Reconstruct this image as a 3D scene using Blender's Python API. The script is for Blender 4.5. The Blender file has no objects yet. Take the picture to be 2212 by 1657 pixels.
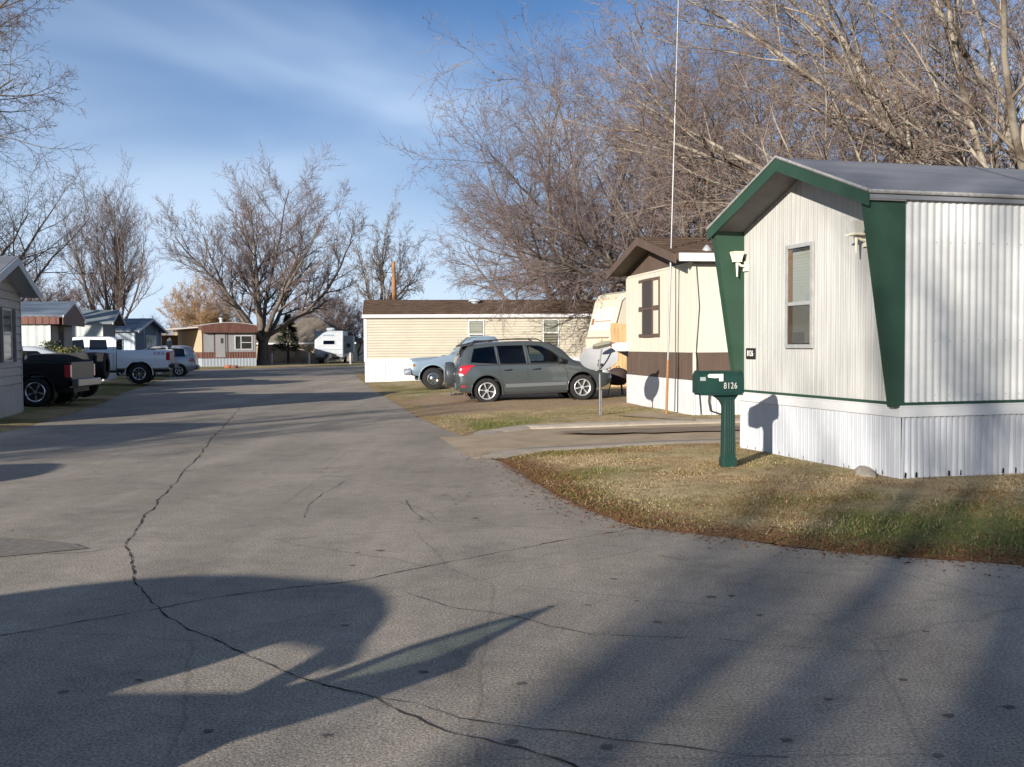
import bpy, bmesh, math, random
import numpy as np
from mathutils import Vector, Matrix
R = math.radians
random.seed(4)
C = bpy.context.scene.collection
SC = bpy.context.scene

# ---------------------------------------------------------------- camera
CAM_Z, FPX, PITCH, ROLL = 1.62, 2174.0, 2.2, -0.4
cam = bpy.data.cameras.new('camera')
cam.sensor_width = 36.0
cam.lens = 36.0 * FPX / 2211.5
cam.clip_start, cam.clip_end = 0.05, 5000
camo = bpy.data.objects.new('camera', cam)
camo.matrix_world = Matrix.Translation((0, 0, CAM_Z)) @ Matrix.Rotation(R(90 - PITCH), 4, 'X') @ Matrix.Rotation(R(ROLL), 4, 'Z')
C.objects.link(camo)
SC.camera = camo
_RM = camo.matrix_world.to_3x3()

def ray(u, v):
    return _RM @ Vector(((u - 1105.75) / FPX, -(v - 828.5) / FPX, -1.0))

def gp(u, v, z=0.0):
    """surveyed point: where the sight line of a photo point meets the level z"""
    d = ray(u, v)
    t = (z - CAM_Z) / d.z
    return Vector((d.x * t, d.y * t, z))

def at(u, v, Y):
    """surveyed point at the distance Y"""
    d = ray(u, v)
    t = Y / d.y
    return Vector((d.x * t, Y, CAM_Z + d.z * t))

SUN_AZ, SUN_EL = 31.0, 14.5          # the light travels towards +x +y
TO_SUN = Vector((-math.sin(R(SUN_AZ)) * math.cos(R(SUN_EL)), -math.cos(R(SUN_AZ)) * math.cos(R(SUN_EL)), math.sin(R(SUN_EL))))

# ---------------------------------------------------------------- materials
_MC = {}
def mat(name, col, col2=None, scale=(6, 6, 6), detail=4, rough=.7, metal=0.0, bump=0.0, bscale=None, spec=.5,
        lo=.35, hi=.65, coat=0.0, alpha=None, attr=None):
    if name in _MC: return _MC[name]
    m = bpy.data.materials.new(name); m.use_nodes = True
    nt = m.node_tree; N = nt.nodes; L = nt.links
    b = N['Principled BSDF']
    b.inputs['Base Color'].default_value = (*col, 1)
    b.inputs['Roughness'].default_value = rough
    b.inputs['Metallic'].default_value = metal
    b.inputs['Specular IOR Level'].default_value = spec
    if coat: b.inputs['Coat Weight'].default_value = coat; b.inputs['Coat Roughness'].default_value = .05
    if col2 is not None or bump:
        tc = N.new('ShaderNodeTexCoord'); mp = N.new('ShaderNodeMapping')
        mp.inputs['Scale'].default_value = scale
        L.new(tc.outputs['Object'], mp.inputs[0])
        no = N.new('ShaderNodeTexNoise'); no.inputs['Scale'].default_value = 1; no.inputs['Detail'].default_value = detail
        no.inputs['Roughness'].default_value = .62
        L.new(mp.outputs[0], no.inputs['Vector'])
        if col2 is not None:
            r = N.new('ShaderNodeValToRGB')
            r.color_ramp.elements[0].position = lo; r.color_ramp.elements[0].color = (*col, 1)
            r.color_ramp.elements[1].position = hi; r.color_ramp.elements[1].color = (*col2, 1)
            L.new(no.outputs[0], r.inputs[0]); L.new(r.outputs[0], b.inputs['Base Color'])
        if bump:
            bn = N.new('ShaderNodeBump'); bn.inputs['Strength'].default_value = bump; bn.inputs['Distance'].default_value = .02
            src = no
            if bscale:
                mp2 = N.new('ShaderNodeMapping'); mp2.inputs['Scale'].default_value = bscale
                L.new(tc.outputs['Object'], mp2.inputs[0])
                src = N.new('ShaderNodeTexNoise'); src.inputs['Scale'].default_value = 1; src.inputs['Detail'].default_value = 3
                L.new(mp2.outputs[0], src.inputs['Vector'])
            L.new(src.outputs[0], bn.inputs['Height']); L.new(bn.outputs[0], b.inputs['Normal'])
    _MC[name] = m
    return m

def glass_mat(name, tint, refl=.12, rough=.03):
    """thin pane: lets light through, mirrors a little"""
    if name in _MC: return _MC[name]
    m = bpy.data.materials.new(name); m.use_nodes = True
    nt = m.node_tree; N = nt.nodes; L = nt.links
    N.remove(N['Principled BSDF'])
    t = N.new('ShaderNodeBsdfTransparent'); t.inputs[0].default_value = (*tint, 1)
    g = N.new('ShaderNodeBsdfGlossy'); g.inputs['Roughness'].default_value = rough
    lw = N.new('ShaderNodeLayerWeight'); lw.inputs[0].default_value = .5
    pw = N.new('ShaderNodeMath'); pw.operation = 'POWER'; pw.inputs[1].default_value = 3.0; L.new(lw.outputs['Facing'], pw.inputs[0])
    f = N.new('ShaderNodeMath'); f.operation = 'MULTIPLY_ADD'; f.inputs[1].default_value = .55; f.inputs[2].default_value = refl * .45; L.new(pw.outputs[0], f.inputs[0])
    mx = N.new('ShaderNodeMixShader')
    L.new(f.outputs[0], mx.inputs[0]); L.new(t.outputs[0], mx.inputs[1]); L.new(g.outputs[0], mx.inputs[2])
    L.new(mx.outputs[0], N['Material Output'].inputs[0])
    _MC[name] = m
    return m

# ---------------------------------------------------------------- mesh builder
# parts that come in pairs or fours: every loose piece (or each side, 'y') becomes a part of its own
SPLIT = {k: 'loose' for k in ('wheel_well arch_lip arch_flare rear_quarter_window rear_door_window front_door_window door_window side_window door_handle reversing_lamp '
         'reflector bumper roof_rail side_lamp marker_lamp carport_post curtain roof_vent fender cable stripe door_moulding planter shutter_panel cab_trim trim roof_seam crack').split()}
SPLIT.update({k: 'y' for k in 'tail_lamp wing_mirror'.split()})
class MB:
    def __init__(s): s.v = []; s.f = []; s.m = []
    def add(s, vs, fs, m=0):
        o = len(s.v); s.v += [tuple(p) for p in vs]
        for f in fs: s.f.append(tuple(i + o for i in f)); s.m.append(m)
    def box(s, a, b, m=0):
        x0, y0, z0 = a; x1, y1, z1 = b
        x0, x1 = min(x0, x1), max(x0, x1); y0, y1 = min(y0, y1), max(y0, y1); z0, z1 = min(z0, z1), max(z0, z1)
        s.add([(x0,y0,z0),(x1,y0,z0),(x1,y1,z0),(x0,y1,z0),(x0,y0,z1),(x1,y0,z1),(x1,y1,z1),(x0,y1,z1)],
              [(0,3,2,1),(4,5,6,7),(0,1,5,4),(1,2,6,5),(2,3,7,6),(3,0,4,7)], m)
    def hexa(s, p, m=0):
        s.add(p, [(0,3,2,1),(4,5,6,7),(0,1,5,4),(1,2,6,5),(2,3,7,6),(3,0,4,7)], m)
    def prism(s, poly, fn, h0, h1, m=0):
        """poly in 2-D, fn(a, b, h) -> 3-D point"""
        n = len(poly)
        vs = [fn(a, b, h0) for a, b in poly] + [fn(a, b, h1) for a, b in poly]
        fs = [tuple(range(n))[::-1], tuple(range(n, 2*n))] + [(i, (i+1) % n, n + (i+1) % n, n + i) for i in range(n)]
        s.add(vs, fs, m)
    def tube(s, pts, r, n=8, m=0, cap=True):
        pts = [Vector(p) for p in pts]; k = len(pts)
        rr = r if isinstance(r, (list, tuple)) else [r] * k
        vs = []; fs = []
        for i, p in enumerate(pts):
            t = (pts[min(i+1, k-1)] - pts[max(i-1, 0)]).normalized()
            a = t.cross(Vector((0, 0, 1)) if abs(t.z) < .9 else Vector((1, 0, 0))).normalized(); b = t.cross(a)
            for j in range(n):
                q = 2 * math.pi * j / n
                vs.append(p + (a * math.cos(q) + b * math.sin(q)) * rr[i])
        for i in range(k - 1):
            for j in range(n):
                fs.append((i*n + j, i*n + (j+1) % n, (i+1)*n + (j+1) % n, (i+1)*n + j))
        if cap: fs += [tuple(range(n))[::-1], tuple(range((k-1)*n, k*n))]
        s.add(vs, fs, m)
    def lathe(s, prof, fn, n=24, m=0, close=False):
        """prof: (radius, height); fn(x, y, h)"""
        k = len(prof); vs = []; fs = []
        for r, h in prof:
            for j in range(n):
                q = 2 * math.pi * j / n
                vs.append(fn(r * math.cos(q), r * math.sin(q), h))
        for i in range(k - 1 + (1 if close else 0)):
            i2 = (i + 1) % k
            for j in range(n):
                fs.append((i*n + j, i*n + (j+1) % n, i2*n + (j+1) % n, i2*n + j))
        s.add(vs, fs, m)
    def groups(s, mode):
        par = list(range(len(s.v)))
        def fd(i):
            while par[i] != i: par[i] = par[par[i]]; i = par[i]
            return i
        for f in s.f:
            a = fd(f[0])
            for j in f[1:]: par[fd(j)] = a
        g = {}
        for k, f in enumerate(s.f): g.setdefault(fd(f[0]), []).append(k)
        if mode == 'y':
            h = {}
            for fs in g.values():
                ys = [s.v[i][1] for k in fs for i in s.f[k]]
                h.setdefault(sum(ys) > 0, []).extend(fs)
            g = h
        out = []
        for fs in g.values():
            b = MB(); mp = {}
            for k in fs:
                ff = []
                for i in s.f[k]:
                    if i not in mp: mp[i] = len(b.v); b.v.append(s.v[i])
                    ff.append(mp[i])
                b.f.append(tuple(ff)); b.m.append(s.m[k])
            out.append(b)
        return out
    def build(s, name, mats, parent=None, smooth=None, bevel=0, loc=None):
        if name in SPLIT and parent is not None:
            gs = s.groups(SPLIT[name])
            if len(gs) > 1:
                return [b._build(name, mats, parent, smooth, bevel, loc) for b in gs][0]
        return s._build(name, mats, parent, smooth, bevel, loc)
    def _build(s, name, mats, parent=None, smooth=None, bevel=0, loc=None):
        me = bpy.data.meshes.new(name)
        me.from_pydata(s.v, [], s.f)
        mats = mats if isinstance(mats, (list, tuple)) else [mats]
        for mm in mats: me.materials.append(mm)
        if len(mats) > 1: me.polygons.foreach_set('material_index', s.m)
        fix_normals(me)
        if smooth:
            me.polygons.foreach_set('use_smooth', [True] * len(me.polygons))
            me.set_sharp_from_angle(angle=R(smooth))
        o = bpy.data.objects.new(name, me); C.objects.link(o)
        if parent is not None: o.parent = parent
        if loc is not None: o.location = loc
        if bevel:
            b = o.modifiers.new('bevel', 'BEVEL'); b.width = bevel; b.segments = 2; b.limit_method = 'ANGLE'; b.angle_limit = R(40)
        return o

def fix_normals(me):
    bm = bmesh.new(); bm.from_mesh(me)
    bmesh.ops.recalc_face_normals(bm, faces=bm.faces)
    bm.to_mesh(me); bm.free()

def np_mesh(name, V, F3=None, F4=None, mats=(), smooth=False, mi=None):
    """fast mesh from numpy arrays"""
    me = bpy.data.meshes.new(name)
    n3 = 0 if F3 is None else len(F3); n4 = 0 if F4 is None else len(F4)
    me.vertices.add(len(V)); me.vertices.foreach_set('co', np.ascontiguousarray(V, dtype=np.float32).ravel())
    idx = []
    if n3: idx.append(np.asarray(F3, dtype=np.int32).ravel())
    if n4: idx.append(np.asarray(F4, dtype=np.int32).ravel())
    idx = np.concatenate(idx)
    me.loops.add(len(idx)); me.loops.foreach_set('vertex_index', idx)
    st = np.concatenate([np.arange(n3, dtype=np.int32) * 3, n3 * 3 + np.arange(n4, dtype=np.int32) * 4])
    me.polygons.add(n3 + n4); me.polygons.foreach_set('loop_start', st)
    if mi is not None: me.polygons.foreach_set('material_index', np.asarray(mi, dtype=np.int32))
    if smooth: me.polygons.foreach_set('use_smooth', np.ones(n3 + n4, dtype=bool))
    for m in mats: me.materials.append(m)
    me.update(calc_edges=True)
    return me

def link(name, me, parent=None, loc=None):
    o = bpy.data.objects.new(name, me); C.objects.link(o)
    if parent is not None: o.parent = parent
    if loc is not None: o.location = loc
    return o

def tag(o, label, cat, group=None, kind=None):
    o['label'] = label; o['category'] = cat
    if group: o['group'] = group
    if kind: o['kind'] = kind
    return o

def thing(name, label, cat, loc=(0, 0, 0), rot=0, group=None):
    o = bpy.data.objects.new(name, None); C.objects.link(o)
    o.empty_display_size = .2
    o.location = loc; o.rotation_euler = (0, 0, R(rot))
    return tag(o, label, cat, group)

def copy_tree(o, parent=None):
    c = o.copy(); C.objects.link(c)
    c.parent = parent
    for ch in list(o.children): copy_tree(ch, c)
    return c

def pchip(xs, xk, yk):
    xk = np.asarray(xk, float); yk = np.asarray(yk, float)
    h = np.diff(xk); d = np.diff(yk) / h
    m = np.zeros(len(xk)); m[0] = d[0]; m[-1] = d[-1]
    for i in range(1, len(xk) - 1):
        if d[i-1] * d[i] > 0:
            w1 = 2*h[i] + h[i-1]; w2 = h[i] + 2*h[i-1]
            m[i] = (w1 + w2) / (w1 / d[i-1] + w2 / d[i])
    xs = np.clip(np.asarray(xs, float), xk[0], xk[-1])
    i = np.clip(np.searchsorted(xk, xs, side='right') - 1, 0, len(h) - 1)
    t = (xs - xk[i]) / h[i]
    return ((2*t**3 - 3*t**2 + 1) * yk[i] + (t**3 - 2*t**2 + t) * h[i] * m[i] + (-2*t**3 + 3*t**2) * yk[i+1] + (t**3 - t**2) * h[i] * m[i+1])
# ---------------------------------------------------------------- ground, road, drive
_edge_px = [(2211,1222),(2120,1214),(2000,1207),(1830,1195),(1700,1179),(1600,1165),(1480,1151),(1370,1138),(1290,1110),(1210,1075),(1150,1040),
            (1110,1012),(1075,993),(1040,966),(1000,943),(955,925),(905,903),(850,868),(800,838),(775,818),(766,806)]
_right = [gp(u, v) for u, v in _edge_px]
_left_px = [(445,798),(425,799),(392,806),(345,824),(275,846),(225,870),(150,895),(60,921),(0,936)]
_left = [gp(u, v) for u, v in _left_px]
ROAD = [(60,-22),(60,6.2),(14,6.6),(7,7.0)] + [(p.x, p.y) for p in _right] + [(-6,66),(6,63),(60,61),(60,75),(4,80),(-14,82)] + [(p.x, p.y) for p in _left] + [(-10.4,15),(-60,4),(-60,-6),(-10,-6),(-10,-22)]
ROADA = np.array(ROAD)

def sdist(X, Y, P=None):
    """signed distance to the road outline, positive outside"""
    P = ROADA if P is None else P
    A = P; B = np.roll(P, -1, axis=0)
    d2 = np.full(X.shape, 1e9); ins = np.zeros(X.shape, bool)
    for (ax, ay), (bx, by) in zip(A, B):
        ex, ey = bx - ax, by - ay
        t = np.clip(((X - ax) * ex + (Y - ay) * ey) / (ex*ex + ey*ey + 1e-12), 0, 1)
        d2 = np.minimum(d2, (X - ax - t*ex)**2 + (Y - ay - t*ey)**2)
        c = ((ay > Y) != (by > Y))
        with np.errstate(divide='ignore', invalid='ignore'):
            xi = ax + (Y - ay) * ex / (ey if ey != 0 else 1e-12)
        ins ^= (c & (X < xi))
    d = np.sqrt(d2)
    return np.where(ins, -d, d)

DR_NEAR = [gp(1092,988,.03), gp(1120,980,.035), gp(1168,971,.05), gp(1280,966,.07), gp(1420,961,.08), gp(1556,958,.08)]
DR_FAR = [gp(1004,940,.03), gp(1040,928,.035), gp(1120,919,.05), gp(1250,915,.07), gp(1400,910,.08), gp(1556,906,.08)]
for _l in (DR_NEAR, DR_FAR): _l.append(_l[-1] + Vector((.975, .2, 0)) * 12)
DRIVEA = np.array([(p.x, p.y) for p in DR_NEAR] + [(p.x, p.y) for p in DR_FAR[::-1]])
LOT = 0.10
def height(X, Y):
    X = np.asarray(X, float); Y = np.asarray(Y, float)
    d = sdist(X, Y)
    t = np.clip((d - .15) / 3.0, 0, 1); t = t*t*(3 - 2*t)
    return np.clip(d * .12, -.02, .02) + t * (LOT - .02) - .13 * np.clip(-sdist(X, Y, DRIVEA) / .25 - .1, 0, 1)

def spaced(lo, hi, fine0, fine1, step, grow=1.22):
    a = list(np.arange(fine0, fine1 + 1e-6, step))
    s = step; x = a[-1]
    while x < hi: s *= grow; x += s; a.append(x)
    s = step; x = a[0]; b = []
    while x > lo: s *= grow; x -= s; b.append(x)
    return np.array(b[::-1] + a)

def vnoise(X, Y, seed, sc):
    """cheap smooth value noise"""
    rs = np.random.RandomState(seed); T = rs.rand(128, 128)
    x = X * sc; y = Y * sc
    i = np.floor(x).astype(int); j = np.floor(y).astype(int); fx = x - i; fy = y - j
    fx = fx*fx*(3-2*fx); fy = fy*fy*(3-2*fy)
    g = lambda a, b: T[a % 128, b % 128]
    return (g(i,j)*(1-fx) + g(i+1,j)*fx)*(1-fy) + (g(i,j+1)*(1-fx) + g(i+1,j+1)*fx)*fy

DIRT = np.array([(p.x, p.y) for p in [gp(905,900), gp(860,868), gp(985,850,.08), gp(1180,846,.1), gp(1350,846,.1), gp(1352,872,.1), gp(1180,884,.1), gp(1010,890,.1)]])
def zones(X, Y):
    d = sdist(X, Y)
    edge = np.clip(1 - (d + .25 * vnoise(X, Y, 3, 1.7) - .12) / .72, 0, 1)
    edge *= np.where((X > -1) & (Y < 16), 1, .35)
    green = np.clip(vnoise(X, Y, 5, .55) * .9 + vnoise(X, Y, 6, 1.9) * .6 - .52, 0, 1) * 1.9
    near = np.exp(-((d - 1.0) / 1.0)**2)
    green = np.clip(green * (.35 + .9 * near) + .42 * near * np.clip(vnoise(X, Y, 9, 1.3) * 3 - 1.15, 0, 1), 0, 1)
    dd = sdist(X, Y, DIRT)
    dirt = np.clip(.35 - dd / .9 + (vnoise(X, Y, 8, 1.1) - .5) * 1.9, 0, 1)
    dirt = np.maximum(dirt, np.where(Y > 45, np.clip(vnoise(X, Y, 11, .35) * 2 - 1.25, 0, 1) * .6, 0))
    green *= (1 - .85 * dirt)
    return edge, green, dirt

def build_ground():
    xs = spaced(-900, 900, -17, 13, .25); ys = spaced(-400, 1500, 5, 62, .25, 1.12)
    X, Y = np.meshgrid(xs, ys, indexing='ij')
    Z = height(X, Y) + np.where(sdist(X, Y) > .3, (vnoise(X, Y, 1, 1.5) - .5) * .025, 0)
    nx, ny = X.shape
    V = np.stack([X, Y, Z], -1).reshape(-1, 3)
    I = np.arange(nx * ny).reshape(nx, ny)
    F = np.stack([I[:-1,:-1], I[1:,:-1], I[1:,1:], I[:-1,1:]], -1).reshape(-1, 4)
    m = bpy.data.materials.new('winter_lawn_soil'); m.use_nodes = True
    nt = m.node_tree; N = nt.nodes; L = nt.links; b = N['Principled BSDF']
    b.inputs['Roughness'].default_value = .95; b.inputs['Specular IOR Level'].default_value = .1
    at_ = N.new('ShaderNodeAttribute'); at_.attribute_name = 'zone'
    sp = N.new('ShaderNodeSeparateColor'); L.new(at_.outputs['Color'], sp.inputs[0])
    tc = N.new('ShaderNodeTexCoord')
    def noise(s, det=5, st=(1,1,1)):
        mp = N.new('ShaderNodeMapping'); mp.inputs['Scale'].default_value = tuple(s*q for q in st); L.new(tc.outputs['Object'], mp.inputs[0])
        n = N.new('ShaderNodeTexNoise'); n.inputs['Scale'].default_value = 1; n.inputs['Detail'].default_value = det; n.inputs['Roughness'].default_value = .7
        L.new(mp.outputs[0], n.inputs['Vector']); return n
    def ramp(src, *st):
        r = N.new('ShaderNodeValToRGB'); L.new(src, r.inputs[0])
        e = r.color_ramp.elements
        e[0].position, e[0].color = st[0][0], (*st[0][1], 1); e[1].position, e[1].color = st[-1][0], (*st[-1][1], 1)
        for p, c in st[1:-1]:
            q = e.new(p); q.color = (*c, 1)
        return r
    def mix(f, a, c):
        x = N.new('ShaderNodeMix'); x.data_type = 'RGBA'
        L.new(f, x.inputs['Factor']); L.new(a, x.inputs['A']); L.new(c, x.inputs['B']); return x.outputs['Result']
    def math_(op, a, b_):
        x = N.new('ShaderNodeMath'); x.operation = op; x.use_clamp = True
        for i, q in enumerate((a, b_)):
            if isinstance(q, float): x.inputs[i].default_value = q
            else: L.new(q, x.inputs[i])
        return x.outputs[0]
    n1 = noise(9, 8); n2 = noise(40, 6, (1, .5, 1)); n3 = noise(3.2, 6)
    straw = ramp(n2.outputs[0], (.3, (.22,.155,.08)), (.5, (.47,.37,.21)), (.7, (.64,.52,.33)))
    soil = ramp(n1.outputs[0], (.3, (.23,.15,.095)), (.7, (.42,.31,.205)))
    grn = ramp(n2.outputs[0], (.3, (.06,.08,.015)), (.7, (.17,.19,.045)))
    leaf = ramp(n2.outputs[0], (.3, (.11,.055,.027)), (.55, (.21,.10,.045)), (.72, (.34,.21,.11)))
    thatch = ramp(n3.outputs[0], (.4, (0,0,0)), (.62, (1,1,1)))
    brown = ramp(n2.outputs[0], (.3, (.07,.04,.018)), (.7, (.25,.15,.07)))
    c = mix(math_('MULTIPLY', thatch.outputs[0], .55), straw.outputs[0], brown.outputs[0])
    c = mix(math_('MULTIPLY', sp.outputs['Green'], .8), c, grn.outputs[0])
    c = mix(math_('MULTIPLY', sp.outputs['Blue'], .92), c, soil.outputs[0])
    c = mix(math_('MULTIPLY', sp.outputs['Red'], .95), c, leaf.outputs[0])
    L.new(c, b.inputs['Base Color'])
    bn = N.new('ShaderNodeBump'); bn.inputs['Strength'].default_value = .8; bn.inputs['Distance'].default_value = .04
    L.new(n2.outputs[0], bn.inputs['Height']); L.new(bn.outputs[0], b.inputs['Normal'])
    me = np_mesh('ground', V, F4=F, mats=[m], smooth=False)
    e, g, di = zones(X.ravel(), Y.ravel())
    ca = me.color_attributes.new('zone', 'FLOAT_COLOR', 'POINT')
    ca.data.foreach_set('color', np.stack([e, g, di, np.ones_like(e)], -1).astype(np.float32).ravel())
    o = link('ground', me); tag(o, 'straw coloured winter lawns and bare soil around the road', 'ground', kind='structure')

def asphalt_mat():
    m = bpy.data.materials.new('worn_asphalt'); m.use_nodes = True
    nt = m.node_tree; N = nt.nodes; L = nt.links; b = N['Principled BSDF']
    b.inputs['Roughness'].default_value = .9; b.inputs['Specular IOR Level'].default_value = .25
    tc = N.new('ShaderNodeTexCoord')
    def noise(s, det, rgh=.6):
        n = N.new('ShaderNodeTexNoise'); n.inputs['Scale'].default_value = s; n.inputs['Detail'].default_value = det; n.inputs['Roughness'].default_value = rgh
        L.new(tc.outputs['Object'], n.inputs['Vector']); return n
    fine = noise(70, 3, .8); mid = noise(6, 5, .7); big = noise(.45, 5, .6)
    r = N.new('ShaderNodeValToRGB'); e = r.color_ramp.elements
    e[0].position = .36; e[0].color = (.15, .126, .10, 1); e[1].position = .66; e[1].color = (.48, .415, .336, 1)
    q = e.new(.5); q.color = (.292, .249, .20, 1)
    L.new(fine.outputs[0], r.inputs[0])
    def mul(a, src, lo, hi, p0=.3, p1=.7):
        rr = N.new('ShaderNodeMapRange'); rr.inputs['From Min'].default_value = p0; rr.inputs['From Max'].default_value = p1
        rr.inputs['To Min'].default_value = lo; rr.inputs['To Max'].default_value = hi
        L.new(src, rr.inputs['Value'])
        x = N.new('ShaderNodeMix'); x.data_type = 'RGBA'; x.blend_type = 'MULTIPLY'; x.inputs['Factor'].default_value = 1
        L.new(a, x.inputs['A']); L.new(rr.outputs[0], x.inputs['B']); return x.outputs['Result']
    c = mul(r.outputs[0], mid.outputs[0], .88, 1.1)
    c = mul(c, big.outputs[0], .82, 1.12)
    pv = N.new('ShaderNodeTexVoronoi'); pv.inputs['Scale'].default_value = 55; L.new(tc.outputs['Object'], pv.inputs['Vector'])
    c = mul(c, pv.outputs['Distance'], 1.55, 1.0, .08, .2)
    lm = N.new('ShaderNodeMapping'); lm.inputs['Rotation'].default_value = (0, 0, R(-14)); lm.inputs['Scale'].default_value = (1.1, .07, 1); L.new(tc.outputs['Object'], lm.inputs[0])
    ln = noise(1.0, 4, .6); L.new(lm.outputs[0], ln.inputs['Vector']); c = mul(c, ln.outputs[0], .86, 1.10, .35, .65)
    patch = noise(1.1, 6, .75); c = mul(c, patch.outputs[0], .78, 1.06, .3, .5)
    cr = N.new('ShaderNodeTexVoronoi'); cr.feature = 'DISTANCE_TO_EDGE'; cr.inputs['Scale'].default_value = .5
    wv = N.new('ShaderNodeMix'); wv.data_type = 'VECTOR'; wv.inputs['Factor'].default_value = .12; L.new(tc.outputs['Object'], wv.inputs['A']); L.new(noise(2.2, 5).outputs['Color'], wv.inputs['B']); L.new(wv.outputs['Result'], cr.inputs['Vector'])
    c = mul(c, cr.outputs['Distance'], .80, 1.0, .001, .006)
    vo = N.new('ShaderNodeTexVoronoi'); vo.inputs['Scale'].default_value = 1.6; L.new(tc.outputs['Object'], vo.inputs['Vector'])
    c = mul(c, vo.outputs['Distance'], .45, 1.0, .035, .05)
    L.new(c, b.inputs['Base Color'])
    bn = N.new('ShaderNodeBump'); bn.inputs['Strength'].default_value = .55; bn.inputs['Distance'].default_value = .012
    L.new(fine.outputs[0], bn.inputs['Height']); L.new(bn.outputs[0], b.inputs['Normal'])
    return m

def flat_poly(name, pts, z, m, parent=None):
    bm = bmesh.new()
    vs = [bm.verts.new((p[0], p[1], z if len(p) < 3 else p[2])) for p in pts]
    f = bm.faces.new(vs)
    bmesh.ops.triangulate(bm, faces=[f])
    bmesh.ops.recalc_face_normals(bm, faces=bm.faces); bm.normal_update()
    if sum(q.normal.z for q in bm.faces) < 0: bmesh.ops.reverse_faces(bm, faces=bm.faces)
    me = bpy.data.meshes.new(name); bm.to_mesh(me); bm.free(); me.materials.append(m)
    return link(name, me, parent)

def subdiv_closed(P, step, amp, seed):
    rs = random.Random(seed); out = []
    for i in range(len(P)):
        a = Vector(P[i]); b = Vector(P[(i+1) % len(P)]); n = max(1, int((b - a).length / step)) if (b-a).length < 30 else 1
        for k in range(n):
            p = a.lerp(b, k / n)
            out.append((p.x + rs.uniform(-amp, amp), p.y + rs.uniform(-amp, amp)))
    return out

def build_road():
    o = flat_poly('road', subdiv_closed(ROAD, .35, .035, 2), 0.0, asphalt_mat())
    tag(o, 'worn grey asphalt lane with long cracks', 'road', kind='structure')
    # cracks: thin ragged dark seams sunk into the surface
    cm = mat('crack_tar', (.035, .03, .027), (.07, .055, .045), (9, 9, 9), rough=1, spec=.1)
    cracks = [
        ([(520,880),(497,905),(460,945),(415,1000),(378,1043),(330,1090),(300,1130),(280,1165),(272,1185),(283,1225),(310,1275),(360,1328),(430,1365),(500,1405),(600,1450),(700,1485),(800,1512),(900,1550),(1000,1590),(1120,1620),(1240,1650),(1300,1680)], .018),
        ([(272,1180),(200,1192),(90,1198),(0,1206)], .012),
        ([(0,1372),(120,1352),(230,1335),(370,1312),(480,1290),(640,1270),(780,1252),(880,1232),(1010,1208),(1120,1186),(1230,1165),(1310,1153),(1370,1142)], .017),
        ([(393,1040),(520,1038),(640,1033),(760,1028),(900,1020),(1010,1012),(1075,1008)], .010),
        ([(748,1038),(700,1065),(665,1095),(655,1120)], .010),
        ([(880,1080),(900,1110),(935,1130)], .009),
        ([(700,1478),(800,1505),(900,1520),(1000,1548),(1120,1570),(1260,1590),(1400,1612),(1550,1625),(1700,1640)], .012),
        ([(880,1280),(980,1310),(1060,1325),(1150,1345),(1280,1372),(1400,1376),(1520,1380),(1640,1392),(1780,1402),(1920,1408)], .010),
        ([(1250,1170),(1370,1185),(1440,1205),(1540,1222),(1650,1232),(1790,1243)], .007),
    ]
    rs = random.Random(8); b = MB()
    for px, w in cracks:
        P = [gp(u, v) for u, v in px]; Q = []
        for i in range(len(P) - 1):
            n = max(2, int((P[i+1] - P[i]).length / .07)); n = min(n, 120)
            for k in range(n): Q.append(P[i].lerp(P[i+1], k / n))
        Q.append(P[-1])
        wob = 0; pts = []
        for i, q in enumerate(Q):
            t = (Q[min(i+1, len(Q)-1)] - Q[max(i-1, 0)]); t.normalize(); nrm = Vector((-t.y, t.x, 0))
            wob = wob * .8 + rs.uniform(-.016, .016)
            ww = w * .62 * rs.uniform(.15, .8) * (.5 if rs.random() < .15 else 1)
            c = q + nrm * wob
            pts.append((c + nrm * ww, c - nrm * ww))
        vs = [(p.x, p.y, .004) for ab in pts for p in ab]
        b.add(vs, [(2*i, 2*i+1, 2*i+3, 2*i+2) for i in range(len(pts) - 1)])
    b.build('crack_gap', cm, o)
    # oil drops and gum spots
    sm = mat('oil_spot', (.115, .10, .086), rough=.85, spec=.2); b = MB()
    spots = [(1535,1290,.05),(1580,1288,.035),(1270,1308,.03),(1375,1299,.025),(915,1452,.035),(1125,1478,.035),(1105,1603,.045),(1790,1512,.03),(1950,1470,.035),(2180,1528,.04),(2050,1547,.04),(2000,1365,.03),(960,1070,.04),(990,1068,.035),(1010,1072,.04),(980,1080,.03),(1025,1120,.05),(1015,1065,.03),(650,1090,.03),(820,1190,.05),(760,1222,.035),(300,1470,.03),(705,1590,.03),(450,1580,.035),(1640,1330,.03),(1310,1615,.04),(1700,1600,.035),(985,1090,.03),(300,1000,.035),(135,1010,.03),(60,1080,.03),(420,1010,.03),(1190,1311,.03)]
    for u, v, r in spots:
        p = gp(u, v); n = 10; r *= .55; ph = rs.random() * 6
        b.add([(p.x + r * rs.uniform(.7, 1.2) * 1.3 * math.cos(2*math.pi*k/n + ph), p.y + r * rs.uniform(.7, 1.2) * math.sin(2*math.pi*k/n + ph), .0045) for k in range(n)], [tuple(range(n))])
    b.build('oil_spot', sm, o)
    # darker tar patch on the left and faint tyre-worn stain
    pm = mat('tar_patch', (.16,.14,.115), (.22,.195,.165), (14,14,14), 6, rough=.95, spec=.2, bump=.3)
    flat_poly('tar_patch', [(gp(u, v).x, gp(u, v).y, .007) for u, v in [(-150,1212),(0,1204),(80,1197),(190,1186),(160,1176),(90,1168),(0,1163),(-150,1160)]], .007, pm, o)

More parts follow.
